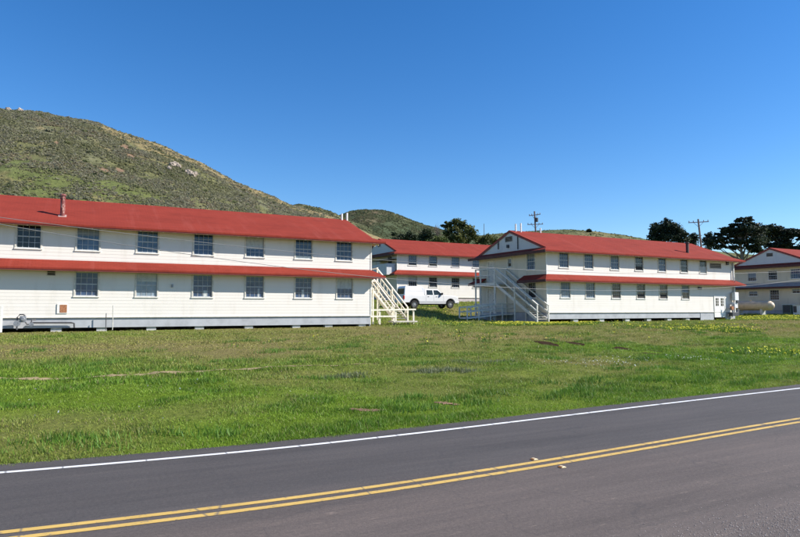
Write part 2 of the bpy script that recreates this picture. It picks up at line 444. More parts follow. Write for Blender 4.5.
def near_spots(n):
    x = rng.uniform(-3, 16, n); y = 4.05 - np.abs(rng.normal(0, .5, n)) + .25*np.maximum(0, rng.normal(0,1,n)) + road_off(x)
    return np.stack([x, y, np.full(n, .004)], 1)
stones('loose_gravel', 20000, near_spots, .0060, np.array((.26,.22,.20)), np.array((.62,.54,.48)), 'small loose stones spilling onto the near edge of the road')
def edge_spots(n):
    x = rng.uniform(-4, 40, n); y = 10.2 + rng.normal(0, .07, n) + road_off(x)
    return np.stack([x, y, np.full(n, .008)], 1)
stones('edge_crumbs', 1500, edge_spots, .009, np.array((.10,.09,.09)), np.array((.26,.22,.2)), 'asphalt crumbs along the grassy edge of the road')

# raised pavement markers on the centre lines
def marker(x, y, label):
    t = thing('road_marker', label, 'road marker', (x, y, .004), random.uniform(-.05,.05), 'raised markers on the centre lines')
    b = MB(); w, l, h = .046, .046, .018
    n = [(-l,-w,0),(l,-w,0),(l,w,0),(-l,w,0),(-l*.45,-w*.85,h),(l*.45,-w*.85,h),(l*.45,w*.85,h),(-l*.45,w*.85,h)]
    b.v = n; b.f = [(3,2,1,0),(4,5,6,7),(0,1,5,4),(1,2,6,5),(2,3,7,6),(3,0,4,7)]
    b.build('body', M['marker'], t, bevel=.004)
    q = MB().quad((-l*.98-.002,-w*.8,.004),(-l*.98-.002,w*.8,.004),(-l*.47-.002,w*.7,h*.97),(-l*.47-.002,-w*.7,h*.97))
    q.build('reflector', M['reflector'], t)
M['marker'] = flat('marker_plastic', (.66,.50,.28), .4, .15, 30)
M['reflector'] = flat('orange_reflector', (.60,.22,.04), .2, .2, 30)
marker(6.03, 7.27, 'yellow raised road marker on the grass side of the double line')
marker(6.08, 6.74, 'yellow raised road marker on the near side of the double line')

# draped patches (path, bare soil)
PATCHES = []
def on_patch(x, y):
    hit = np.zeros(len(x), bool)
    for px, py, w in PATCHES:
        for i in range(len(px)):
            hit |= (x-px[i])**2 + (y-py[i])**2 < (w[i]*.5)**2
    return hit
def drape(name, pts, width, mat, lift=.012, nseg=60, jag=.35):
    P = np.array(pts, float); d = np.r_[0, np.cumsum(np.hypot(*np.diff(P, axis=0).T))]
    t = np.linspace(0, d[-1], nseg); x = np.interp(t, d, P[:,0]); y = np.interp(t, d, P[:,1])
    tx = np.gradient(x); ty = np.gradient(y); L = np.hypot(tx, ty); nxv, nyv = -ty/L, tx/L
    taper = np.sin(np.clip(np.linspace(0, pi, nseg), 0, pi))**.5
    m = MB(); K = 5; W = []
    for i in range(nseg):
        wv = width*taper[i]*(1+jag*(random.random()-.5)*2)+.02; W.append(wv)
        for k in range(K):
            u = (k/(K-1)-.5)*wv; px = x[i]+nxv[i]*u; py = y[i]+nyv[i]*u
            m.v.append((px, py, float(ground_z(px, py))+lift))
    for i in range(nseg-1):
        for k in range(K-1):
            a = i*K+k; m.f.append((a, a+1, a+K+1, a+K))
    PATCHES.append((x, y, W))
    o = m.build(name, mat, smooth=True); o['kind'] = 'structure'; return o
drape('dirt_path', [(-7,20.2),(-1.6,18.9),(0,18.45),(1.6,18.3),(3.5,18.4),(5.3,18.5),(7.2,18.35),(9,18.3)], .24, M['dirt'], nseg=150, jag=.8)
drape('bare_soil', [(22.9,26.6),(22.2,24.5),(21.6,22.3)], .95, M['soil'])
drape('bare_soil', [(20.6,24.6),(20.2,23.2),(19.9,22.0)], .75, M['soil'])
drape('bare_soil', [(22.7,21.2),(22.0,20.2),(22.4,19.3),(22.9,18.7)], .85, M['soil'])
drape('bare_soil', [(21.0,18.3),(21.6,17.6)], .5, M['soil'])
drape('bare_soil', [(7.15,12.0),(7.6,11.65)], .30, M['soil_light'], jag=.6)
drape('bare_soil', [(5.1,12.0),(5.8,11.65)], .22, M['soil_light'], jag=.6)

# ------------------------------------------------------------------ grass
def blades(name, X, Y, h, w, cols, label, lean=.5):
    n = len(X); Z = ground_z(X, Y)
    a = rng.uniform(0, 2*pi, n); dx, dy = np.cos(a), np.sin(a)
    la = rng.uniform(0, 2*pi, n); ll = rng.uniform(0, lean, n)*h
    w = w*rng.uniform(.6, 1.4, n)
    V = np.empty((n, 3, 3))
    V[:,0] = np.stack([X-dx*w, Y-dy*w, Z-.01], 1); V[:,1] = np.stack([X+dx*w, Y+dy*w, Z-.01], 1)
    V[:,2] = np.stack([X+np.cos(la)*ll, Y+np.sin(la)*ll, Z+h], 1)
    Fc = np.arange(3*n).reshape(n, 3)
    C = np.repeat(cols, 3, axis=0)
    o = fast_mesh(name, V.reshape(-1,3), Fc, M['grass'], C)
    return tag(o, label, 'grass', kind='stuff')
def in_building(x, y):
    return ((x > -7) & (x < 19.5) & (y > 41.4) & (y < 51.6)) | ((x > 36.4) & (x < 62.4) & (y > 41.9) & (y < 52.3))
GXS, GYS, GH, GW, GC = [], [], [], [], []
def zone(y0, y1, n, hh, ww, xl, xr):
    y = rng.uniform(y0, y1, n); x = xl(y) + rng.random(n)*(xr(y)-xl(y)); y = y + road_off(x)
    tall = fbm(x+80, y*1.6, .9, 3); mx = lawn_mix(x, y)
    keep = (y > 10.12 + road_off(x) + .30*(fbm(x+33, y*.2, .45, 3)-.42)) & (rng.random(n) < .30 + 1.1*np.clip(tall-.25, 0, 1) + .3*(1-mx)) & ~in_building(x, y) & ~on_patch(x, y)
    x, y, tall, mx = x[keep], y[keep], tall[keep], mx[keep]
    h = hh*(.35+1.5*np.clip(tall-.25, 0, 1))*rng.uniform(.5, 1.4, len(x))*(1.15-.6*mx)
    r = rng.random((len(x), 1)); m = np.clip(mx[:, None]+rng.normal(0, .16, (len(x), 1)), 0, 1)
    deep = np.clip((tall[:, None]-.42)*3.0, 0, 1)
    c = (GREEN*(1-deep)+DEEP*deep)*(1-m) + DRY*m
    c = c*(.72+.62*r)
    straw = rng.random(len(x)) < .04+.10*mx
    c *= 1+(fbm(x+5, y*1.7+60, .55, 2)-.5)[:, None]*.55
    c[straw] = np.array((.30,.25,.12))*rng.uniform(.7, 1.2, (straw.sum(), 1))
    GXS.append(x); GYS.append(y); GH.append(h); GW.append(np.full(len(x), ww)); GC.append(c)
L_ = lambda y: -3.5 - .07*(y-10); 
zone(10.04, 11.2, 70000, .055, .0065, lambda y: -2.5+0*y, lambda y: 1.9*y+4)
zone(11.2, 16, 210000, .058, .0080, lambda y: -3+0*y, lambda y: 1.9*y+3)
zone(16, 26, 230000, .085, .012, lambda y: -4.5+0*y, lambda y: 1.9*y+3)
zone(26, 42, 240000, .095, .020, lambda y: -6+0*y, lambda y: 1.9*y+4)
zone(40, 72, 60000, .20, .035, lambda y: 19+0*y, lambda y: 40+1.0*y)
zone(50, 100, 24000, .25, .06, lambda y: 20+0*y, lambda y: 100+0*y)
blades('lawn_grass', np.concatenate(GXS), np.concatenate(GYS), np.concatenate(GH), np.concatenate(GW), np.concatenate(GC),
       'short rough green and olive grass covering the bank between road and barracks', 1.3)
# long tussocks by the road: taller, darker tufts
def tufts(name, spots, n, spread, h, w, c0, c1, label, cat):
    X, Y, H, C = [], [], [], []
    for (cx, cy, s) in spots:
        k = int(n*s*s)+8
        X.append(cx+rng.normal(0, spread*s, k)*1.9); Y.append(cy+rng.normal(0, spread*s, k)); H.append(h*rng.uniform(.45, 1.15, k)*min(1.2, .6+.4*s))
        t = rng.random((k, 1)); C.append((c0*(1-t)+c1*t)*rng.uniform(.75, 1.2))
    H = np.concatenate(H)
    o = blades(name, np.concatenate(X), np.concatenate(Y), H, np.full(len(H), w), np.concatenate(C), label, .8)
    o['category'] = cat; return o
sp = []
while len(sp) < 340:
    y = rng.uniform(10.6, 30)**1; x = rng.uniform(-3, 1.5*y+4)
    if fbm(np.array([x+140.]), np.array([y*1.8]), 3.2, 2)[0] > .50 and rng.random() < 1.2-y/32: sp.append((x, y+road_off(x), rng.uniform(.5, 1.3)))
tufts('grass_tufts', sp, 80, .13, .14, .010, np.array((.07,.165,.018)), np.array((.14,.25,.03)), 'darker longer grass tufts dotted over the green bank', 'grass tufts')
sp = [(x+rng.normal(0,.22), y+rng.normal(0,.15), rng.uniform(.35,.8)) for (x, y) in [(9.3,16.1),(9.75,16.0),(10.1,15.8),(10.5,15.7),(11.7,17.5),(12.3,17.5),(13.0,17.5),(6.4,16.3),(6.9,16.3)] for _ in range(4)] + []
tufts('grey_lupine', sp, 90, .17, .15, .016, np.array((.125,.155,.07)), np.array((.22,.235,.13)), 'low grey green leafy clumps in the middle of the grass bank', 'ground cover')

# wildflowers
def flowers(name, spots, r, h, c, label):
    V, Fc, C = [], [], []; n = 0
    for (x, y) in spots:
        z = float(ground_z(x, y)); hh = h*rng.uniform(.6, 1.3); rr = r*rng.uniform(.6, 1.3); a0 = rng.uniform(0, 6.3)
        tx, ty = rng.normal(0, .5, 2)
        ring = [(x, y, z+hh-.2*rr)] + [(x+rr*cos(a0+k*pi/3), y+rr*sin(a0+k*pi/3), z+hh+rr*(tx*cos(a0+k*pi/3)+ty*sin(a0+k*pi/3))) for k in range(6)]
        V += ring; Fc += [(n, n+1+k, n+1+(k+1) % 6) for k in range(6)]
        C += [tuple(c*rng.uniform(.8, 1.15))]*7; n += 7
    o = fast_mesh(name, np.array(V), np.array(Fc), M['petal'], np.array(C))
    return tag(o, label, 'wildflowers', kind='stuff')
def cloud(cx, cy, sx, sy, n):
    x = rng.normal(cx, sx, n); y = rng.normal(cy, sy, n); k = (fbm(x, y, 1.5, 2) > .45) & ~in_building(x, y); return list(zip(x[k], y[k]))
ysp = cloud(33.2,39.6,3.3,1.1,1500) + cloud(40,40.6,2,.4,40) + cloud(39.8,31,1.7,2.2,760) + cloud(44,33,2.5,1.6,160) + cloud(41,26.8,.8,.6,60) + cloud(68,40.5,4,2.0,1500) + cloud(76,42,3,2.0,800) + cloud(27,16.7,1.4,1.0,110) + cloud(37,62,2.5,3,420) + cloud(19,27,6,2,50) + cloud(69,46,2,3,500) + cloud(25,60,6,3,200)
ysp = ysp + [(a+rng.normal(0,.12), b+rng.normal(0,.12)) for a, b in ysp]
flowers('yellow_oxalis', ysp, .036, .15, np.array((.74,.70,.08)), 'drifts of yellow wildflowers in the grass before the right hand barracks')
wsp = cloud(16.8,16.6,1.2,.7,150) + cloud(19.8,16.2,1.4,.5,170) + cloud(23,16.2,1.6,.6,160) + cloud(2.5,15,2.5,1.0,16)
flowers('white_daisies', wsp, .016, .08, np.array((.78,.78,.74)), 'scattered tiny white daisies in the bright green grass')
# leafy stems under the flower drifts
lx = np.array([p[0] for p in ysp for _ in range(5)]) + rng.normal(0, .2, len(ysp)*5); ly = np.array([p[1] for p in ysp for _ in range(5)]) + rng.normal(0, .2, len(ysp)*5)
blades('oxalis_leaves', lx, ly, rng.uniform(.08, .2, len(lx)), np.full(len(lx), .03), np.array((.13,.22,.03))*rng.uniform(.7, 1.2, (len(lx), 1)), 'light green leaves under the yellow wildflowers')['category'] = 'ground cover'

# ------------------------------------------------------------------ hills
# crest of each hill: (bearing from the +X axis, height)
T_NEAR = [(1.0394, 25.07), (1.0879, 34.74), (1.1284, 41.16), (1.177, 48.55), (1.2172, 53.17), (1.2619, 57.35), (1.3277, 65.3), (1.3813, 72.98), (1.4039, 77.41), (1.4334, 81.03), (1.4766, 86.07), (1.5293, 90.37), (1.5521, 92.35), (1.5973, 93.59), (1.6438, 93.23), (1.6695, 92.43), (1.7354, 88.78), (1.8228, 81.29), (1.9423, 66.41), (2.0183, 53.4)]
T_MID = [(1.0555, 46.99), (1.1203, 60.77), (1.177, 71.28), (1.2004, 76.24), (1.2285, 80.18), (1.2563, 81.36), (1.2807, 77.83), (1.3269, 66.59), (1.4014, 52.11)]
T_FAR = [(0.8961, 47.57), (0.9669, 61.16), (1.015, 70.22), (1.0473, 75.81), (1.0814, 82.23), (1.1098, 88.23), (1.135, 89.48), (1.1609, 88.55), (1.1835, 84.51), (1.2091, 78.67), (1.2487, 65.18), (1.3106, 42.15)]
T_LOW = [(0.408, 41.04), (0.5134, 51.97), (0.6098, 61.08), (0.6754, 71.53), (0.7167, 79.5), (0.7595, 85.83), (0.7888, 89.44), (0.8187, 91.79), (0.8568, 91.64), (0.8878, 90.98), (0.9588, 87.14), (1.0231, 81.82), (1.1203, 70.81)]
HILLS = {}
def hill(key, tab, D, foot, back, colfn, na=260, nr=90, rough=1.0, prof=1.5, zfoot=4.0, dvar=0):
    tab = np.array(tab)
    az = np.linspace(tab[0,0], tab[-1,0], na); crest = np.interp(az, tab[:,0], tab[:,1])
    k = np.ones(9)/9; crest = np.convolve(np.pad(crest, 4, mode='edge'), k, mode='valid')
    s = np.concatenate([np.linspace(0, 1, nr), np.linspace(1, 2, 24)[1:]])
    A, S = np.meshgrid(az, s); Cr = np.meshgrid(crest, s)[0]
    Rr = np.where(S <= 1, foot + (D-foot)*S, D + (back-D)*(S-1))
    x = Rr*np.cos(A); y = Rr*np.sin(A)
    e0 = zfoot/foot; e1 = Cr/D
    g = 1-(1-np.clip(S, 0, 1))**prof
    z = np.where(S <= 1, Rr*(e0+(e1-e0)*g), zfoot+(Cr-zfoot)*np.cos((S-1)*pi/2)**1.2)
    wob = (fbm(x, y, 60, 4)-.5)*7*rough*np.sin(np.clip(S,0,1)*pi)*(S < 1) + (fbm(x, y, 9, 3)-.5)*1.6*rough*(S > .02)
    z = z + wob
    n1, n2 = len(s), na
    ii = (np.arange(n1-1)[:, None]*n2 + np.arange(n2-1)[None, :]).ravel()
    Fc = np.stack([ii, ii+1, ii+n2+1, ii+n2], 1)
    C = colfn(A, S, x, y).reshape(-1, 3)
    o = fast_mesh('hill', np.stack([x.ravel(), y.ravel(), z.ravel()], 1), Fc, M['hill'], C, smooth=True); o['kind'] = 'structure'
    HILLS[key] = (az, s, x, y, z)
    return o
def lerp(a, b, t): return a*(1-t[..., None]) + b*t[..., None]
SCRUB = np.array((.155,.155,.092)); OLIVE = np.array((.150,.150,.070)); TAN = np.array((.27,.21,.11)); HGREEN = np.array((.125,.155,.046)); REDD = np.array((.235,.155,.105))
BARE = [(1.5109,.786,.006,.018),(1.5024,.729,.007,.012),(1.5169,.627,.008,.016),(1.536,.60,.008,.012),(1.60,.70,.004,.01)]   # bare reddish soil
def near_cols(A, S, x, y):
    n = fbm(x, y, 26, 4); n2 = fbm(x+300, y, 11, 4)
    c = lerp(SCRUB, OLIVE, sstep(.40, .62, n))
    c = lerp2(c, HGREEN, sstep(.05, -.05, S + (n-.5)*.35 - (.60-.35*(1.6-A)))*.68)
    ridge = sstep(.76, .90, S + (n2-.5)*.35)*sstep(1.60, 1.52, A)
    c = lerp2(c, TAN, ridge*.9)
    c = lerp2(c, TAN, sstep(.63, .72, n2)*.5)
    for (a0, s0, wa, ws) in BARE:
        q = ((A-a0)/wa)**2 + ((S-s0)/ws)**2 + (n2-.5)*1.5
        c = lerp2(c, REDD, sstep(1.2, .6, q))
    return c
def lerp2(c, b, t): return c*(1-t[..., None]) + b*t[..., None]
hill('near', T_NEAR, 330, 112, 620, near_cols, na=420, nr=130, zfoot=5)
def mid_cols(A, S, x, y):
    n = fbm(x, y, 40, 4); return lerp(np.array((.095,.108,.056)), np.array((.145,.138,.075)), sstep(.4, .65, n))
hill('mid', T_MID, 470, 300, 700, mid_cols, na=90, nr=40, zfoot=8)
def far_cols(A, S, x, y):
    n = fbm(x, y, 50, 4); c = lerp(np.array((.072,.092,.050)), np.array((.115,.120,.066)), sstep(.4, .65, n))
    t = sstep(.70, .95, S+(fbm(x+90, y, 22, 3)-.5)*.4)*np.exp(-((A-1.138)/.03)**2)
    return lerp2(c, REDD, t*.8)
hill('far', T_FAR, 540, 330, 820, far_cols, na=140, nr=60, zfoot=8)
def low_cols(A, S, x, y):
    n = fbm(x, y, 40, 4); return lerp(np.array((.13,.145,.07)), np.array((.20,.18,.09)), sstep(.38, .62, n))
hill('low', T_LOW, 720, 480, 1000, low_cols, na=160, nr=30, zfoot=12, rough=.5)

# scrub on the slopes: one uncountable mass of leafy bushes per hill
def hill_z(h, a, s):
    az, ss, x, y, z = h
    i = np.clip(np.searchsorted(az, a)-1, 0, len(az)-2); j = np.clip(np.searchsorted(ss, s)-1, 0, len(ss)-2)
    u = (a-az[i])/(az[i+1]-az[i]); v = (s-ss[j])/(ss[j+1]-ss[j])
    f = lambda q: (q[j,i]*(1-u)+q[j,i+1]*u)*(1-v) + (q[j+1,i]*(1-u)+q[j+1,i+1]*u)*v
    return f(x), f(y), f(z)
def clumps(P, rad, nleaf, leaf, cols, flatz=.75):
    """leaf cards spread over bush-shaped volumes; returns V, F, C"""
    n = len(P); k = nleaf
    u = rng.normal(0, 1, (n, k, 3)); u /= np.linalg.norm(u, axis=2, keepdims=True)
    u[:,:,2] = np.abs(u[:,:,2])
    r = rng.uniform(.55, 1.08, (n, k, 1))
    c = P[:, None, :] + u*r*rad[:, None, None]*np.array((1,1,flatz))
    a = rng.normal(0, 1, (n, k, 3)); a /= np.linalg.norm(a, axis=2, keepdims=True)
    b = np.cross(a, u + .3*rng.normal(0,1,(n,k,3))); b /= np.linalg.norm(b, axis=2, keepdims=True)+1e-6
    L = leaf*rad[:, None, None]*rng.uniform(.6, 1.4, (n, k, 1))
    V = np.stack([c-a*L*.6-b*L*.5, c+a*L*.5-b*L*.6, c+a*L*.6+b*L*.5, c-a*L*.45+b*L*.6], 2)
    F = np.arange(n*k*4).reshape(-1, 4)
    C = (cols[:, None, None, :]*rng.uniform(.75, 1.25, (n, k, 1, 1)))*np.ones((1,1,4,1))
    return V.reshape(-1,3), F, C.reshape(-1,3)
def scrub(hname, n, smin, rmin, rmax, nleaf, label, palette, amin=None, amax=None, green_low=True):
    h = HILLS[hname]; az, ss = h[0], h[1]
    a = rng.uniform(amin or az[0], amax or az[-1]*.999, n); s = np.sqrt(rng.random(n))*(1.03-smin)+smin
    x, y, z = hill_z(h, a, s)
    d = fbm(x, y, 26, 4); d2 = fbm(x+11, y, 7, 3)
    keep = rng.random(n) < np.clip((d2-.28)*3.2, .05, 1)*np.where(green_low, 1-.36*sstep(.05, -.05, s+(d-.5)*.35-(.60-.35*(1.6-a))), 1)
    # the tan ridge stays nearly bare
    if green_low: keep &= rng.random(n) < 1-.90*sstep(.80, .90, s+(d2-.5)*.2)*sstep(1.58, 1.52, a)
    for (a0, s0, wa, ws) in (BARE if green_low else []): keep &= ((a-a0)/wa)**2 + ((s-s0)/ws)**2 > .8
    a, x, y, z, d = a[keep], x[keep], y[keep], z[keep], d[keep]; m = len(x)
    rad = rng.uniform(rmin, rmax, m)*(.7+.6*rng.random(m))
    pal = np.array(palette); pick = (fbm(x+77, y, 16, 3)*1.4-.2 + rng.normal(0, .2, m)).clip(0, .999)*len(pal)
    cols = pal[pick.astype(int)]
    V, F, C = clumps(np.stack([x, y, z], 1), rad, nleaf, .55, cols, .5)
    o = fast_mesh('hillside_scrub', V, F, M['scrub'], C)
    return tag(o, label, 'scrub', kind='stuff')
PAL = [(.200,.200,.104),(.215,.213,.122),(.240,.230,.150),(.260,.248,.178),(.230,.196,.126)]
scrub('near', 105000, .10, .28, .72, 8, 'grey green coastal scrub covering the big left hillside', PAL, amin=1.19, amax=1.70)
scrub('near', 1100, .12, .6, 1.2, 18, 'larger rounded bushes standing out of the scrub on the big left hillside', [(.17,.18,.09),(.20,.20,.13),(.15,.165,.075)], amin=1.19, amax=1.70)
FPAL = [(.120,.135,.070),(.135,.150,.080),(.155,.16,.09),(.15,.135,.08)]
scrub('far', 12000, .25, .4, 1.0, 8, 'low dark scrub speckling the rounded hill behind the back barracks', FPAL, amin=1.0, amax=1.20, green_low=False)
scrub('mid', 5000, .25, .4, 1.0, 8, 'low scrub on the shoulder between the big hill and the rounded hill', FPAL, amin=1.10, amax=1.36, green_low=False)
scrub('low', 3000, .40, .5, 1.2, 7, 'sparse low scrub on the far grassy ridge', [(.12,.13,.065),(.15,.15,.08)], amin=.66, amax=1.02, green_low=False)

# ------------------------------------------------------------------ barracks
BW = 10.2; EAVE = 5.42; OV = .82; SL = .397; RIDGE = EAVE + SL*(OV+BW/2)
PENT_E = 2.86; PENT_T = 3.36; M['blind_grey'] = flat('grey_roller_blind', (.20,.24,.29), .8, .1, 5)
ROW = .20; LAP = .0065

def clap_wall(m, P, u0, u1, z0, z1, openings=(), top=None):
    """lapped boards; P(u, z, out) -> point; openings (ua, ub, za, zb); top(z) -> (ua, ub) limits"""
    zb = sorted(set([z0 + i*ROW for i in range(int((z1-z0)/ROW)+1)] + [z1] + [o[2] for o in openings] + [o[3] for o in openings]))
    zb = [z for z in zb if z0-1e-6 <= z <= z1+1e-6]
    for za, zc in zip(zb[:-1], zb[1:]):
        if zc-za < 1e-4: continue
        zm = (za+zc)/2
        cuts = sorted((o[0], o[1]) for o in openings if o[2] < zm < o[3])
        segs = []; c = u0
        for a, b in cuts: segs.append((c, a)); c = b
        segs.append((c, u1))
        ph = lambda z: LAP*(1-((z-z0) % ROW)/ROW)
        oa = LAP*(1-(((za-z0)+1e-5) % ROW)/ROW); ob = LAP*(1-min(1, (((zc-z0)-1e-5) % ROW)/ROW))
        for a, b in segs:
            if b-a < .005: continue
            if top:
                la, lb = top(za); ta, tb = top(zc)
                m.quad(P(max(a,la),za,oa), P(min(b,lb),za,oa), P(min(b,tb),zc,ob), P(max(a,ta),zc,ob))
                m.quad(P(max(a,la),za,-.01), P(min(b,lb),za,-.01), P(min(b,lb),za,oa), P(max(a,la),za,oa))
            else:
                m.quad(P(a,za,oa), P(b,za,oa), P(b,zc,ob), P(a,zc,ob))
                m.quad(P(a,za,-.01), P(b,za,-.01), P(b,za,oa), P(a,za,oa))

def pbox(m, P, u0, u1, z0, z1, o0, o1):
    p = [P(u,z,o) for o in (o0,o1) for (u,z) in ((u0,z0),(u1,z0),(u1,z1),(u0,z1))]
    n = len(m.v); m.v += p
    for f in ((3,2,1,0),(4,5,6,7),(0,1,5,4),(1,2,6,5),(2,3,7,6),(3,0,4,7)): m.f.append(tuple(n+i for i in f))

def window(root, P, ua, ub, za, zb, glass, cols=4, rows=4, casing='casing', bars='muntin', curtain=None, sill=True, sillm='trim'):
    """sash window: casing > sill, sash (bars), pane"""
    m = MB(); w = .085
    pbox(m, P, ua-w, ua, za, zb, -.10, .040); pbox(m, P, ub, ub+w, za, zb, -.10, .040)
    pbox(m, P, ua-w, ub+w, zb, zb+w*1.1, -.10, .045)
    fr = m.build('window', M[casing], root)
    if sill:
        s = MB(); pbox(s, P, ua-w-.02, ub+w+.02, za-.065, za, -.10, .065); s.build('sill', M[sillm], fr)
    b = MB(); t = .020; mid = (za+zb)/2
    pbox(b, P, ua, ua+.035, za, zb, -.075, -.03); pbox(b, P, ub-.035, ub, za, zb, -.075, -.03)
    for z in (za, zb-.05): pbox(b, P, ua+.045, ub-.045, z, z+.05, -.074, -.031)
    pbox(b, P, ua+.045, ub-.045, mid-.03, mid+.03, -.073, -.022)
    for i in range(1, cols):
        u = ua+(ub-ua)*i/cols; pbox(b, P, u-t/2, u+t/2, za+.05, zb-.05, -.070, -.036)
    for j in range(1, rows):
        if rows % 2 == 0 and j == rows//2: continue
        z = za+(zb-za)*j/rows; pbox(b, P, ua+.045, ub-.045, z-t/2, z+t/2, -.068, -.038)
    b.build('sash', M[bars], fr)
    g = MB(); g.quad(P(ua,za,-.055), P(ub,za,-.055), P(ub,zb,-.055), P(ua,zb,-.055)); g.build('pane', M[glass], fr)
    rr = random.random()
    if rr < .30 and not curtain:      # a blind drawn part of the way down
        hb = random.choice((.25,.35,.5,.6)); k = MB(); pbox(k, P, ua+.05, ub-.05, zb-(zb-za)*hb, zb-.05, -.0545, -.0505); k.build('blind', M[random.choice(('curtain','blind_grey','blind_grey'))], fr)
    elif rr < .42 and rows == 4 and not curtain:   # lower sash pushed up: a dark gap at the bottom
        k = MB(); pbox(k, P, ua+.05, ub-.05, za+.05, za+(zb-za)*random.choice((.18,.3)), -.0665, -.028); k.build('open_gap', M['louvre'], fr)
    if curtain:
        a, c, d, e = curtain    # a pale thing standing on the sill inside, seen through the lower sash
        k = MB(); pbox(k, P, ua+(ub-ua)*a, ua+(ub-ua)*c, za+(zb-za)*d+.05, za+(zb-za)*e, -.054, -.050); k.build('curtain', M['curtain'], fr)
    return fr

def louvre(root, P, ua, ub, za, zb, mat='louvre', frame='casing', name='vent'):
    m = MB(); w = .05
    for a in ((ua-w,ua,za-w,zb+w),(ub,ub+w,za-w,zb+w),(ua,ub,zb,zb+w),(ua,ub,za-w,za)): pbox(m, P, *a, -.02, .045)
    fr = m.build(name, M[frame], root)
    s = MB(); n = max(3, int((zb-za)/.09))
    for i in range(n):
        z = za+(zb-za)*i/n; h = (zb-za)/n
        s.quad(P(ua,z,.035), P(ub,z,.035), P(ub,z+h*.95,.0), P(ua,z+h*.95,.0))
    s.build('slats', M[mat], fr); return fr

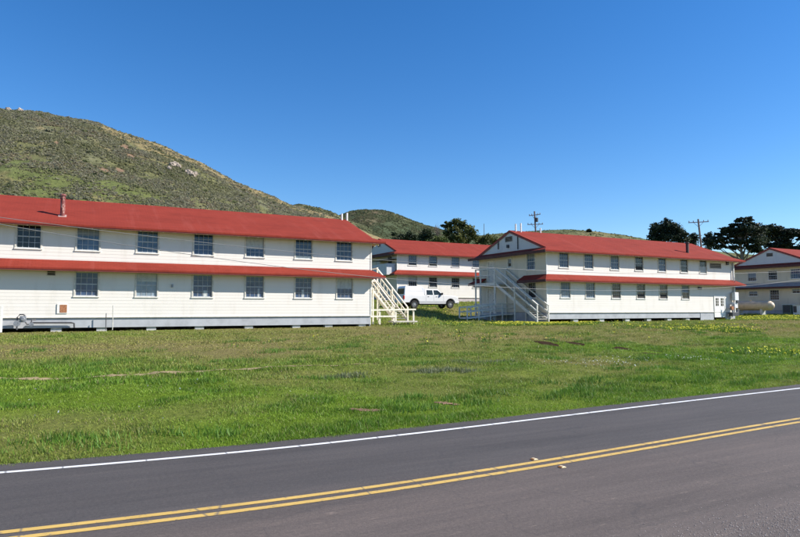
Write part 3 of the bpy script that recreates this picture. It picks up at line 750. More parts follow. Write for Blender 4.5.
def barracks(X0, Y0, Z0, Lx, label, front_up, front_low, win, ends, gable_vent=None, apron_to=-.62, wall='siding', apron='apron', rafters=True,
             pent_left=((-OV, BW+OV),), roof='roof', pent='roof', pier_x=(), solid=(), extra_front=(), piers=True, muntin='muntin'):
    root = thing('barracks', label, 'barracks', (X0, Y0, Z0), 0, 'two storey barracks with red roofs')
    Pf = lambda u, z, o: (u, -o, z)
    Pl = lambda u, z, o: (-o, BW-u if False else u, z)
    Pr = lambda u, z, o: (Lx+o, u, z)
    Pb = lambda u, z, o: (u, BW+o, z)
    # walls with real openings
    op = [w[:4] for w in front_up+front_low] + [e[:4] for e in extra_front]
    m = MB(); clap_wall(m, Pf, 0, Lx, 0, EAVE+.25, op)
    clap_wall(m, Pb, 0, Lx, 0, EAVE+.25)
    clap_wall(m, Pr, 0, BW, 0, EAVE+.36)
    m.build('wall', M[wall], root)
    m = MB(); clap_wall(m, Pl, 0, BW, 0, EAVE+.36, [e[:4] for e in ends]); m.build('end_wall', M['siding_shade'], root)
    cb = .09
    for (x, y) in ((-.036,-.036),(Lx-cb+.036,-.036)):
        c = MB(); c.box(x, x+cb, y, y+cb, 0, EAVE+.2); c.build('corner_board', M['trim'], root)
    top = lambda z: ((z-EAVE)/SL-OV+.12, BW-((z-EAVE)/SL-OV)-.12)
    g = MB(); clap_wall(g, Pr, 0, BW, EAVE+.36, RIDGE-.16, (), top); g.build('gable', M['gable'], root)
    g = MB(); clap_wall(g, Pl, 0, BW, EAVE+.36, RIDGE-.16, (), top); gb = g.build('gable', M['gable'], root)
    if gable_vent: louvre(gb, Pl, *gable_vent, mat='louvre', frame='gable')
    # main roof: two slopes whose lower part runs on round the ends as a skirt
    zr = lambda y: EAVE + SL*(y+OV)
    e = .10; kx = .02
    r = MB()
    yk = 0.0; zk = zr(yk)
    hips = [(-OV,-OV,EAVE),(Lx+OV,-OV,EAVE),(Lx+kx,yk,zk),(Lx+e,yk+.04,zr(yk+.04)),(Lx+e,BW/2,RIDGE),(-e,BW/2,RIDGE),(-e,yk+.04,zr(yk+.04)),(-kx,yk,zk)]
    r.slab(hips, .11)
    r.slab([(x, BW-y, z) for (x,y,z) in hips][::-1], .11)
    for sx, xe in ((-1, 0), (1, Lx)):
        q = [(xe+sx*OV,-OV,EAVE),(xe+sx*kx,0,zk),(xe+sx*kx,BW,zk),(xe+sx*OV,BW+OV,EAVE)]
        r.slab(q if sx < 0 else q[::-1], .10)
    rf = r.build('roof', M[roof], root)
    # dark painted edge boards under the gable verges
    for xe in (-e-.02, Lx+e-.02):
        for sgn in (0, 1):
            v = MB()
            a = (xe+.02, .25, zr(.25)-.16); b = (xe+.02, BW/2, RIDGE-.16)
            if sgn: a = (a[0], BW-a[1], a[2])
            v.bar(a, b, .035, .13); v.build('verge_board', M['fascia'], root)
    # pent roof between the storeys
    p = MB()
    pts = lambda a, b: None
    p.slab([(-OV,-OV,PENT_E),(Lx+OV,-OV,PENT_E),(Lx,-.0,PENT_T),(0,-.0,PENT_T)], .10)
    for (ya, yb) in pent_left:
        ta = max(0, ya) if ya < 0 else ya; tb = min(BW, yb) if yb > BW else yb
        p.slab([(-OV,ya,PENT_E),(0,ta,PENT_T),(0,tb,PENT_T),(-OV,yb,PENT_E)], .10)
    p.slab([(Lx+OV,-OV,PENT_E),(Lx+OV,BW+OV,PENT_E),(Lx,BW,PENT_T),(Lx,0,PENT_T)], .10)
    p.build('pent_roof', M[pent], root)
    # dark fascia and boarded soffit along the eaves
    for z in (EAVE, PENT_E):
        f = MB(); f.box(-OV+.05, Lx+OV-.05, -OV+.03, -OV+.06, z-.17, z-.10); f.build('fascia', M['fascia'], root)
    f = MB(); f.box(-OV-.012, -OV+.025, -OV-.01, BW+OV+.01, EAVE-.24, EAVE+.012); f.build('shade_fascia', M['fascia_shade'], root)  # added dark band standing in for the shaded end skirt
    for (ya, yb) in pent_left:
        f = MB(); f.box(-OV-.012, -OV+.025, ya-.01, yb+.01, PENT_E-.22, PENT_E+.012); f.build('shade_fascia', M['fascia_shade'], root)
    if rafters:
        n = int(Lx/.66)
        for i in range(n+1):
            x = .05+i*(Lx-.1)/n
            t = MB(); t.bar((x, -OV+.05, EAVE-.17+.02), (x, .1, zr(.1)-.19), .06, .13); t.build('rafter_tail', M['rafter'], root)
        for i in range(8):
            y = .3+i*.62
            t = MB(); t.bar((Lx+OV-.05, y, EAVE-.15), (Lx-.0, y, EAVE+.12), .06, .13); t.build('rafter_tail', M['rafter'], root)
    # apron and piers below the floor; unseen back apron added to block light
    a = MB()
    a.box(.02, Lx-.02, .03, .07, apron_to, -.02); a.box(-.0+.03, .07, .071, BW-.07, apron_to-.35, -.02); a.box(Lx-.07, Lx-.03, .071, BW-.07, apron_to-.35, -.02); a.box(.02, Lx-.02, BW-.07, BW-.03, -1.3, -.02)
    for (xa, xb) in solid: a.box(xa, xb, .0, .028, apron_to-.3, -.14)
    a.build('apron', M[apron], root)
    dr = MB(); dr.box(-.03, Lx+.03, -.06, .025, -.035, .0); dr.build('drip_board', M['casing'], root)
    if piers:
        for x in pier_x:
            k = MB(); k.box(x-.28, x+.28, .12, .5, apron_to-.75, apron_to+.1); k.build('pier', M['concrete'], root)
    # windows
    for i, w in enumerate(front_up+front_low):
        window(root, Pf, *w[:4], w[4] if len(w) > 4 else win, curtain=w[5] if len(w) > 5 else None, bars=muntin, sillm='trim')
    for en in ends:
        kind = en[4]
        if kind == 'window': window(root, Pl, *en[:4], en[5], bars=muntin, sillm='trim')
        elif kind == 'small': window(root, Pl, *en[:4], en[5], cols=2, rows=2, bars=muntin, sillm='trim')
        elif kind == 'door':
            d = MB(); ua, ub, za, zb = en[:4]
            pbox(d, Pl, ua, ub, za, zb, -.08, -.04)
            for j in range(3): 
                zz = za+.12+(zb-za)*.31*j; pbox(d, Pl, ua+.1, ub-.1, zz, zz+(zb-za)*.24, -.05, -.03)
            dd = d.build('door', M['casing'], root)
            h = MB(); pbox(h, Pl, ua+.06, ua+.12, (za+zb)/2-.05, (za+zb)/2+.05, -.04, .02); h.build('handle', M['metal_dark'], dd)
            t = MB(); pbox(t, Pl, ua-.1, ua, za, zb+.1, -.05, .04); pbox(t, Pl, ub, ub+.1, za, zb+.1, -.05, .04); pbox(t, Pl, ua, ub, zb, zb+.1, -.05, .04); t.build('door_frame', M['trim_cream'], dd)
    return root, rf, Pf, Pl

# --- left barracks in front
def W(cs, w, za, zb, glass=None): return [(c-w/2, c+w/2, za, zb)+((glass,) if glass else ()) for c in cs]
XL, YL, ZL = -6.5, 41.5, 1.72
up = [(-2.44,'glass_dark'),(.62,'glass_blind'),(3.95,'glass_blind'),(7.33,'glass_blue'),(10.70,'glass_blue'),(14.14,'glass_blue'),(17.20,'glass_blue')]
lo = [(.62,'glass_blue'),(3.96,'glass_curtain'),(7.33,'glass_blue'),(10.72,'glass_blue'),(14.15,'glass_blue'),(17.26,'glass_blue')]
cur = {7.33: (.55,.75,.0,.30), 10.72: (.68,.78,.0,.42), 14.15: (.40,.55,.0,.40)}
fu = [(x-XL-.60, x-XL+.60, 3.98, 5.34, g) + (((.0,1.,.0,.16),) if x in (14.14,) else ()) for x, g in up]
fl = [(x-XL-.60, x-XL+.60, 1.25, 2.68, g) + ((cur[x],) if x in cur else ()) for x, g in lo]
rootL, roofL, PfL, PlL = barracks(XL, YL, ZL, 25.85, 'long white barracks nearest the road with a red chimney, filling the left of the photo', fu, fl, 'glass_blue', [],
    pier_x=[5.6, 8.0, 10.8, 13.7, 16.9, 20.2, 22.6, 25.2])
v = MB(); pbox(v, PfL, -1.25-XL-.23, -1.25-XL+.23, 2.45, 2.72, .03, .05); vv = louvre(rootL, PfL, -1.25-XL-.2, -1.25-XL+.2, 2.45, 2.70)
rv = MB(); pbox(rv, PfL, -.62-XL-.27, -.62-XL+.27, .22, .78, -.01, .05); rv = rv.build('access_panel', M['trim'], rootL)
q = MB(); pbox(q, PfL, -.62-XL-.13, -.62-XL+.24, .27, .73, .05, .06); q.build('rusty_mesh', M['rust'], rv)
sm = MB(); pbox(sm, PfL, 5.45-XL-.05, 5.45-XL+.05, 1.85, 2.05, .03, .10); sm.build('wall_lamp_box', M['metal_grey'], rootL)
# chimney, part of the roof
def chimney(roof, x, y, zb, zt, r, mat):
    m = MB(); m.tube([(x,y,zb),(x,y,zt-.28)], r, 14); m.tube([(x,y,zt-.30),(x,y,zt-.24)], [r*1.25,r*1.25], 14); m.tube([(x,y,zt-.24),(x,y,zt-.10)], r*.95, 14)
    m.tube([(x,y,zt-.12),(x,y,zt-.05),(x,y,zt)], [r*1.35,r*1.3,r*.7], 14)
    return m.build('chimney', mat, roof, smooth=False)
chimney(roofL, -.80-XL, 42.34-YL, 7.55-ZL, 9.14-ZL, .13, M['chimney'])
fl_ = MB(); fl_.slab([(-.80-XL-.22, .60, 6.0+.01),(-.80-XL+.22,.60,6.01),(-.80-XL+.22,1.06,6.01+SL*.46),(-.80-XL-.22,1.06,6.01+SL*.46)], .02)
fl_.build('chimney_flashing', M['flashing'], roofL)
for x in (19.00, 19.45):
    m = MB(); m.tube([(x-XL, 4.9, RIDGE-.15),(x-XL, 4.9, RIDGE+.52 if x > 19.2 else RIDGE+.42)], .075, 10); m.build('vent_pipe', M['pipe_white'], roofL)

# --- right barracks
XR, YR, ZR = 36.5, 42.0, 1.90
up = [(38.51,'glass_blue'),(41.48,'glass_blue'),(44.76,'glass_blue'),(47.99,'glass_dark'),(51.19,'glass_blue'),(54.41,'glass_dark'),(57.32,'glass_dark')]
lo = [(38.64,'glass_curtain'),(41.60,'glass_blind'),(44.87,'glass_dark'),(48.14,'glass_dark'),(51.29,'glass_dark'),(54.51,'glass_dark')]
fu = [(x-XR-.53, x-XR+.53, 3.98, 5.30, g) + (((.05,.95,.05,.5),) if x == 57.32 else ()) for x, g in up]
fl = [(x-XR-.54, x-XR+.54, 1.30, 2.68, g) for x, g in lo]
ends = [(1.54,2.62,3.86,5.32,'window','glass_blind'),(4.90,5.42,4.28,5.06,'small','glass_dark'),(7.66,8.62,2.98,4.98,'door'),(7.70,8.70,.02,2.30,'door'),(1.44,2.50,1.30,2.68,'window','glass_dark')]
dx0, dx1 = 58.95-XR, 60.55-XR
rootR, roofR, PfR, PlR = barracks(XR, YR, ZR, 25.8, 'long white barracks right of the pickup, with an outside staircase on its shaded gable end', fu, fl, 'glass_dark', ends,
    gable_vent=(4.70,5.80,6.70,7.18), pent_left=((-OV,3.1),(9.0,BW+OV)), pier_x=[3.4,6.6,9.9,12.8,15.7,18.4,21], solid=[(20.2,22.3),(24.15,25.75)], apron_to=-.58, extra_front=[(dx0,dx1,-.02,1.62)])
ve = louvre(rootR, PfR, 58.40-XR, 60.15-XR, 4.55, 5.08, 'brown_louvre')
b = MB(); pbox(b, PfR, 61.0-XR, 61.3-XR, 4.95, 5.3, .03, .16); b.build('wall_box', M['metal_dark'], rootR)
b = MB(); b.tube([(25.45,-.10,-.4),(25.45,-.10,5.2)], .05, 8); b.build('downpipe', M['metal_grey'], rootR)
b = MB(); pbox(b, PfR, 19.9, 20.35, 2.30, 2.55, .03, .15); b.build('wall_box', M['metal_dark'], rootR)
# double door with two glazed lights
for a, c in ((dx0, (dx0+dx1)/2-.01), ((dx0+dx1)/2+.01, dx1)):
    d = MB(); pbox(d, PfR, a, c, -.55, 1.60, -.03, .03)
    pbox(d, PfR, a+.10, c-.10, -.40, .35, .03, .042)
    d = d.build('door', M['door'], rootR)
    w_ = MB(); pbox(w_, PfR, a+.16, c-.16, .62, 1.45, .03, .036); w_.build('pane', M['glass_dark'], d)
    k = MB(); um = (a+c)/2; pbox(k, PfR, um-.02, um+.02, .62, 1.45, .037, .05); pbox(k, PfR, a+.16, c-.16, .88, .91, .037, .049); pbox(k, PfR, a+.16, c-.16, 1.15, 1.18, .037, .049); k.build('glazing_bar', M['door'], d)
t = MB(); pbox(t, PfR, dx0-.1, dx0, -.55, 1.70, -.03, .05); pbox(t, PfR, dx1, dx1+.1, -.55, 1.70, -.03, .05); pbox(t, PfR, dx0, dx1, 1.605, 1.70, -.03, .05); t.build('door_frame', M['trim'], rootR)
# flues, lamp and little hood on the gable end
for y, za, zb in ((3.85, 5.75, 8.25),):
    m = MB(); m.tube([(-.08,y,za+.1),(-.08,y,7.2)], .05, 8); m.build('flue_pipe', M['metal_dark'], rootR)
m = MB(); m.tube([(-.08,6.85,6.1),(-.08,6.85,6.95)], .06, 8); m.build('flue_pipe', M['metal_dark'], rootR)
m = MB(); pbox(m, PlR, 5.2, 5.4, 6.1, 6.4, .03, .22); m.build('gable_lamp', M['metal_dark'], rootR)
m = MB(); m.slab([(-.55,4.75,5.20),(-.02,4.75,5.34),(-.02,5.55,5.34),(-.55,5.55,5.20)], .04); m.build('small_hood', M['gable'], rootR)
for x, y, h in ((.55, 4.9, .62), (1.05, 4.75, .70), (3.7, 5.05, .42)):
    m = MB(); m.tube([(x, y, RIDGE-.3),(x, y, RIDGE+h)], .08, 10); m.build('vent_pipe', M['pipe_white'], roofR)
ch = MB(); x, y = 56.3-XR, 1.0
ch.tube([(x,y,5.9),(x,y,7.10)], .15, 12); ch.tube([(x,y,7.08),(x,y,7.25)], .20, 12); ch.build('chimney', M['chimney_dark'], roofR)

# --- back barracks, seen between the two
XB, YB, ZB = 35.4, 68.3, 3.70
fu = [(x-XB-.58, x-XB+.58, 3.98, 5.25, 'glass_blue') for x in (37.6,40.6,44.0,47.3,50.5)]
fl = [(x-XB-.58, x-XB+.58, 1.28, 2.55, 'glass_dark') for x in (37.6,40.6,44.0,47.3,50.5)]
rootB, roofB, PfB, PlB = barracks(XB, YB, ZB, 25.8, 'white barracks standing behind the pickup, mostly hidden by the two front ones', fu, fl, 'glass_dark',
    [(1.4,2.5,3.9,5.2,'window','glass_dark'),(5.0,6.0,2.98,4.98,'door')], apron='apron_pink', rafters=False, piers=False, pent_left=((-OV,1.0),(9.0,BW+OV)), gable_vent=(4.7,5.5,6.7,7.1))
bal = MB(); bal.box(-1.30,-1.24,.3,4.6,2.75,4.15); bal.box(-1.24,-.05,.3,.36,2.75,4.15); bal.box(-1.24,-.05,4.54,4.6,2.75,4.15); bal.box(-1.24,-.05,.36,4.54,2.75,2.87)
bal.build('balcony', M['gable'], rootB)
cn = MB(); cn.slab([(-1.5,.1,4.62),(-.0,.1,4.78),(-.0,4.8,4.78),(-1.5,4.8,4.62)], .07); cn.build('canopy', M['soffit'], rootB)

# --- fourth barracks at the right edge
X4, Y4, Z4 = 76.5, 41.6, 2.05
ends = [(7.0,8.05,3.70,4.75,'window','glass_dark'),(4.35,5.4,3.75,4.85,'window','glass_dark'),(1.60,2.7,3.80,4.95,'window','glass_blind'),
        (6.9,8.0,1.80,2.40,'small','glass_dark'),(4.2,5.3,1.25,2.50,'window','glass_dark'),(1.7,2.6,2.05,2.55,'small','glass_dark')]
root4, roof4, Pf4, Pl4 = barracks(X4, Y4, Z4, 25.8, 'barracks at the right edge showing only its shaded grey gable end', [], [], 'glass_dark', ends, wall='siding_shade', rafters=False, piers=False,
    gable_vent=(4.75,5.55,6.68,7.1), pent='roof_sheen', apron_to=-.5, muntin='muntin')

# ------------------------------------------------------------------ outside staircases
def staircase(root, xa, xb, ytop, ybot, zdeck, zg, n, mat, deck, mids, inner_rail=True, deck_posts=(), rh=1.0, k=1.0):
    """flight running towards the road from a deck at (ytop, zdeck) down to (ybot, zg)"""
    sl = (zdeck-zg)/(ytop-ybot)
    for x in (xa, xb):
        m = MB(); m.bar((x, ytop+.05, zdeck-.12), (x, ybot, zg+.06), .05, .26); m.build('stringer', M[mat], root)
        r = MB(); r.bar((x, ytop, zdeck+rh-.04), (x, ybot-.05, zg+rh), .09*k, .07*k); r.build('handrail', M[mat], root)
        r = MB(); r.bar((x, ytop, zdeck+rh*.52), (x, ybot-.05, zg+rh*.54), .05*k, .11*k); r.build('mid_rail', M[mat], root)
        for y in [ybot] + list(mids) + [ytop]:
            z = zg+(y-ybot)*sl
            p = MB(); p.box(x-.05+(.06 if x == xb else -.06), x+.05+(.06 if x == xb else -.06), y-.05, y+.05, (float(ground_z(x+root.location.x, y+root.location.y))-root.location.z-.1), z+rh); p.build('post', M[mat], root)
    for i in range(n):
        f = (i+.5)/n; y = ybot+(ytop-ybot)*f; z = zg+(zdeck-zg)*(i+1)/(n+1)
        t = MB(); t.box(xa+.03, xb-.03, y-.16, y+.14, z-.02, z+.025); t.build('tread', M['tread'], root)
    x0, x1, y0, y1 = deck
    d = MB(); d.box(x0, x1, y0, y1, zdeck-.05, zdeck); d.box(x0, x0+.05, y0, y1, zdeck-.30, zdeck-.051); d.box(x0+.051, x1, y0, y0+.05, zdeck-.30, zdeck-.051); d.box(x0+.051, x1, y1-.05, y1, zdeck-.30, zdeck-.051)
    d.build('landing', M[mat], root)
    for (x, y) in deck_posts:
        p = MB(); p.box(x-.055, x+.055, y-.055, y+.055, float(ground_z(x+root.location.x, y+root.location.y))-root.location.z-.1, zdeck+rh+.02); p.build('post', M[mat], root)
t = thing('exterior_staircase', 'cream timber staircase with sunlit rails at the right end of the nearest barracks', 'staircase', (19.35, 41.5, 1.2), 0)
staircase(t, 2.42, 3.52, 6.4, .95, 3.47, .10, 18, 'stair', (.05, 3.6, 6.4, 9.0), (3.6,), deck_posts=((3.5,8.9),(.2,6.5),(.2,8.9)), rh=1.08)
for (a, b) in (((.15,.5,.92),(4.05,.5,.97)), ((.15,.5,.45),(2.3,.5,.45))):
    r = MB(); r.bar(a, b, .06, .11); r.build('handrail', M['stair'], t)
for x in (.2, 1.0, 2.35, 3.9):
    p = MB(); p.box(x-.05, x+.05, .55, .65, -.15, 1.0); p.build('post', M['stair'], t)
for x, z in ((.25, 3.0), (.75, 2.6)):
    p = MB(); p.box(x-.05, x+.05, 1.2, 1.3, -.15, z); p.build('post', M['stair'], t)
r = MB(); r.bar((.25,1.25,2.95),(2.4,1.25,.6), .05, .12); r.build('brace', M['stair'], t)
r = MB(); r.bar((3.5,6.35,4.45),(3.5,9.0,4.45), .06, .09); r.build('handrail', M['stair'], t)
d = MB(); d.box(1.9, 3.95, .05, .95, .0, .10); d.build('bottom_platform', M['tread'], t)
for i in range(8):    # thin balusters under the rails show as slats of light
    y = 1.3+i*.62; z = .10+(y-.95)*(3.37/5.45)
    for x in (2.42, 3.52):
        p = MB(); p.box(x-.02, x+.02, y-.02, y+.02, z+.05, z+.5); p.build('baluster', M['stair'], t)

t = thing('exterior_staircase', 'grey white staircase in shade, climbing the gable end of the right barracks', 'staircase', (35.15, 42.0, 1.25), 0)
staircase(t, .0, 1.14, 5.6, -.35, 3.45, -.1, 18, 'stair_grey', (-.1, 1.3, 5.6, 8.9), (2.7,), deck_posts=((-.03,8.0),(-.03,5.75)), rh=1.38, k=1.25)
for z in (1.36, .72):
    r = MB(); r.bar((-.03,5.7,3.45+z),(-.03,8.85,3.45+z), .06, .08); r.build('handrail', M['stair_grey'], t)
    r = MB(); r.bar((-.03,8.85,3.45+z),(1.25,8.85,3.45+z), .06, .08); r.build('handrail', M['stair_grey'], t)
p = MB(); p.box(-.085,.025,8.78,8.89,-.1,4.85); p.build('post', M['stair_grey'], t)

# wheelchair style ramp towards the lower door
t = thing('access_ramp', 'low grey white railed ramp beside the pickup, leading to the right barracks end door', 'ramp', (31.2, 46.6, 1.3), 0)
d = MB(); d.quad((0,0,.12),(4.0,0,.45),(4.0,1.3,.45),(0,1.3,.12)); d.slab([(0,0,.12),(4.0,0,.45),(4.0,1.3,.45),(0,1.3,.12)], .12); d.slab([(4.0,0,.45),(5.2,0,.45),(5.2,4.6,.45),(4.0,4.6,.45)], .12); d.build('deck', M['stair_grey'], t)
for y in (.02, 1.28):
    for h in (.92, .50):
        r = MB(); r.bar((0,y,.12+h),(4.0,y,.45+h), .05, .11); r.build('rail', M['stair_grey'], t)
    for x in (.05, 1.3, 2.6, 3.95):
        p = MB(); p.box(x-.05, x+.05, y-.05, y+.05, -.3, .12+.33*x/4+.95); p.build('post', M['stair_grey'], t)
for h in (.92, .50):
    r = MB(); r.bar((4.0,.02,.45+h),(5.2,.02,.45+h), .05, .11); r.build('rail', M['stair_grey'], t)
    r = MB(); r.bar((4.0,1.28,.45+h),(4.0,4.6,.45+h), .05, .11); r.build('rail', M['stair_grey'], t)

# ------------------------------------------------------------------ pickup
def car_mat(name, c, rough, metal=0, coat=0):
    m, nt, b = new_mat(name); f = noise(nt, pos(nt), 2, 3)
    nt.links.new(ramp(nt, f, [(.3, tuple(x*.93 for x in c)), (.7, c)]), b.inputs['Base Color'])
    b.inputs['Roughness'].default_value = rough; b.inputs['Metallic'].default_value = metal; b.inputs['Coat Weight'].default_value = coat
    return m
M['car_white'] = car_mat('white_car_paint', (.80,.80,.79), .35, 0, .6)
M['car_silver'] = car_mat('silver_lower_paint', (.62,.62,.62), .35, .2, .5)
M['tyre'] = flat('tyre_rubber', (.022,.022,.022), .85, .2, 8)
M['rim'] = car_mat('steel_rim', (.62,.62,.60), .35, .6)
M['car_glass'] = glass_mat('car_window_glass', (.03,.05,.065), .03)
M['black_plastic'] = flat('black_plastic', (.022,.022,.024), .6, .15, 8)
M['tail_red'] = car_mat('red_tail_lens', (.50,.02,.02), .2)
M['lamp_clear'] = car_mat('clear_lamp_lens', (.75,.75,.72), .15)
def arc(cx, cz, r, a0, a1, n=12): return [(cx+r*cos(a0+(a1-a0)*i/n), cz+r*sin(a0+(a1-a0)*i/n)) for i in range(n+1)]
def make_pickup():
    """x runs forward from the rear bumper, y across (near side negative), z up; 6.8 long"""
    t = thing('pickup_truck', 'white long bed pickup truck with a tall canopy, parked on the grass between the barracks', 'pickup truck', (30.25, 57.95, 2.25), 0)
    hw = .98; wr, wf, r = 1.35, 5.80, .43
    prof = [(.12,.62)] + arc(wr, .50, .54, pi, 0)[1:-1][::1] + [(wr+.54,.52)] + [(5.22,.50)] + arc(wf, .50, .54, pi, 0)[1:-1] + [(6.36,.55),(6.72,.62),(6.80,.80),(6.79,1.12),(6.70,1.26),(6.30,1.35),(5.20,1.42),(5.05,1.43),(.10,1.40),(.08,.8)]
    body = MB().prism(prof, 'y', -hw, hw).build('body', M['car_white'], t, bevel=.035)
    lower = MB()
    for s in (-1, 1): lower.box(wr+.56, wf-.56, s*hw-.012 if s < 0 else hw+.001, s*hw-.001 if s < 0 else hw+.012, .50, .80)
    lower.build('rocker_panel', M['car_silver'], body)
    # cab with leaning glass
    cab = MB(); sec = [(2.60,1.43,hw-.02),(2.66,2.06,hw-.17),(4.25,2.08,hw-.20),(5.10,1.43,hw-.04)]
    pts = []
    for (x, z, w) in sec: pts += [(x,-w,z),(x,w,z)]
    cab.v = pts; cab.f = [(0,2,4,6),(1,7,5,3),(0,1,3,2),(2,3,5,4),(4,5,7,6),(0,6,7,1)]
    cb = cab.build('cab', M['car_white'], t, bevel=.05)
    for s in (-1, 1):
        wy = lambda z: s*(hw-.02-.16*(z-1.43)/.64+.012)
        for name, x0, x1, x0t, x1t in (('side_window', 2.84, 3.62, 2.86, 3.60), ('side_window', 3.76, 4.86, 3.74, 4.24)):
            g = MB(); za, zb = 1.47, 1.96
            g.quad((x0,wy(za),za),(x1,wy(za),za),(x1t,wy(zb),zb),(x0t,wy(zb),zb)); g.build(name, M['car_glass'], cb)
        m = MB(); m.box(4.60, 4.74, s*(hw+.02), s*(hw+.24), 1.44, 1.68); m.build('mirror', M['black_plastic'], t, bevel=.03)
        for x in (2.95, 3.95):
            h = MB(); h.box(x, x+.16, s*hw-.03, s*hw+.03, 1.24, 1.28); h.build('door_handle', M['black_plastic'], body)
        l = MB(); l.box(.06,.17, s*(hw-.20), s*(hw+.008), .98, 1.36); l.build('tail_light', M['tail_red'], t)
        l = MB(); l.box(6.62,6.80, s*(hw-.34), s*(hw-.02), .98, 1.16); l.build('headlight', M['lamp_clear'], t)
        for x in (2.72, 3.68, 4.92):
            d = MB(); d.box(x, x+.012, s*hw-.004, s*hw+.004, .56, 1.42); d.build('door_seam', M['black_plastic'], body)
        for wx in (wr, wf):   # dark wheel wells
            a = arc(wx, .50, .545, pi, 0); 
            w = MB(); w.prism(a + [(wx+.53,.44),(wx-.53,.44)], 'y', s*(hw-.27), s*(hw-.31)); w.build('wheel_well', M['black_plastic'], body)
            tb = arc(wx, .50, .57, pi, 0); f = MB()
            for (p, q) in zip(tb[:-1], tb[1:]): f.bar((p[0], s*(hw+.012), p[1]), (q[0], s*(hw+.012), q[1]), .035, .05)
            f.build('wheel_arch', M['black_plastic'], body)
    w = MB(); w.quad((4.31,-.72,2.03),(4.31,.72,2.03),(5.07,.88,1.47),(5.07,-.88,1.47))
    for i, p in enumerate(w.v): w.v[i] = (p[0]+.025, p[1], p[2]+.02)
    w.build('windscreen', M['car_glass'], cb)
    can = MB(); sec = [(.14,1.40,hw-.02),(.20,2.12,hw-.12),(.34,2.38,hw-.24),(2.52,2.40,hw-.24),(2.58,1.40,hw-.02)]
    cn = [(.16,1.41,hw-.02),(.30,2.20,hw-.10),(.42,2.36,hw-.22),(2.20,2.38,hw-.22),(2.52,2.18,hw-.12),(2.56,1.41,hw-.02)]
    n = len(cn); can.v = [(x,-w,z) for x,z,w in cn] + [(x,w,z) for x,z,w in cn]
    can.f = [tuple(range(n)), tuple(range(2*n-1, n-1, -1))] + [(i, (i+1) % n, n+(i+1) % n, n+i) for i in range(n)]
    cp = can.build('canopy', M['car_white'], t, bevel=.04)
    g = MB(); g.quad((.185,-.78,1.52),(.185,.78,1.52),(.285,.70,2.10),(.285,-.70,2.10)); 
    for i, p in enumerate(g.v): g.v[i] = (p[0]-.03, p[1], p[2])
    g.build('rear_window', M['car_glass'], cp)
    for s in (-1, 1):
        d = MB(); d.box(.45, 2.40, s*(hw-.075)-.006, s*(hw-.075)+.006, 1.86, 1.875); d.build('trim_line', M['car_silver'], cp)
    b = MB(); b.box(-.08,.12,-.96,.96,.56,.80); b.build('rear_bumper', M['rim'], t, bevel=.03)
    b = MB(); b.box(6.68,6.90,-.97,.97,.52,.80); b.build('front_bumper', M['car_silver'], t, bevel=.04)
    b = MB(); b.box(6.78,6.815,-.62,.62,.88,1.16); b.build('grille', M['black_plastic'], t)
    b = MB(); b.box(1.0,6.2,-.7,.7,.40,.52); b.build('chassis', M['black_plastic'], t)
    for wx in (wr, wf):
        for s in (-1, 1):
            w = MB()
            prof2 = [(.24,-.12),(.40,-.125),(.43,-.09),(.43,.09),(.40,.125),(.24,.12)]
            for k in range(28):
                a = 2*pi*k/28
                for (rr, yy) in prof2: w.v.append((rr*cos(a), yy, rr*sin(a)))
            m_ = len(prof2)
            for k in range(28):
                for j in range(m_):
                    a = k*m_+j; b_ = k*m_+(j+1) % m_; c = ((k+1) % 28)*m_
                    w.f.append((a, b_, c+(j+1) % m_, c+j))
            wt = w.build('tyre', M['tyre'], None, smooth=False)
            root = bpy.data.objects.new('wheel', None); COL.objects.link(root); root.parent = t; root.location = (wx, s*(hw-.125), .43)
            wt.parent = root
            q = MB(); q.tube([(0,s*.06,0),(0,s*.075,0)], [.25,.25], 20); q.tube([(0,s*.075,0),(0,s*.12,0)], [.10,.07], 12)
            for k in range(6):
                a = 2*pi*k/6; q.bar((.09*cos(a), s*.085, .09*sin(a)), (.24*cos(a), s*.085, .24*sin(a)), .07, .03)
            q.build('rim', M['rim'], root)
    return t
make_pickup()

# ------------------------------------------------------------------ utilities round the barracks
t = thing('gas_meter', 'dark gas meter with pipes against the foot of the nearest barracks', 'gas meter', (-2.55, 41.05, 1.03))
m = MB(); m.box(-.16,.16,-.12,.12,.42,.78); m.tube([(0,-.12,.6),(0,-.19,.6)], [.13,.10], 12); m.build('meter', M['metal_grey'], t, bevel=.02)
m = MB(); m.tube([(-.28,0,0),(-.28,0,.70),(-.16,0,.86),(.02,0,.86),(.1,0,.78)], .04, 8); m.tube([(.14,0,.42),(.20,0,.30),(.42,0,.30),(.42,0,.55),(.62,.15,.55)], .035, 8); m.build('pipe', M['metal_dark'], t)
m = MB(); m.tube([(-.28,-.13,.36),(-.28,.13,.36)], [.17,.17], 14); m.tube([(.42,-.10,.30),(.42,.10,.30)], [.12,.12], 12); m.build('regulator', M['metal_grey'], t)
tag(MB().tube([(-2.2,41.36,1.42),(-.12,41.36,1.40),(.02,41.36,1.36),(.04,41.36,1.10)], .045, 8).build('service_pipe', M['metal_dark'], None), 'dark horizontal pipe running along the grey apron from the gas meter', 'pipe')
tag(MB().box(-3.64,-3.52,40.86,40.98,.9,2.36).build('white_post', M['trim'], None, bevel=.01), 'short white post beside the gas meter at the left edge', 'post')
tag(MB().tube([(1.70,41.0,.95),(1.70,41.0,1.95)], .025, 6).build('ground_stake', M['metal_dark'], None), 'short thin dark stake, left of the two by the nearest barracks apron', 'stake')
tag(MB().tube([(2.06,40.9,.95),(2.06,40.9,2.42)], .028, 6).build('ground_stake', M['casing'], None), 'taller thin pale stake, right of the two by the nearest barracks apron', 'stake')

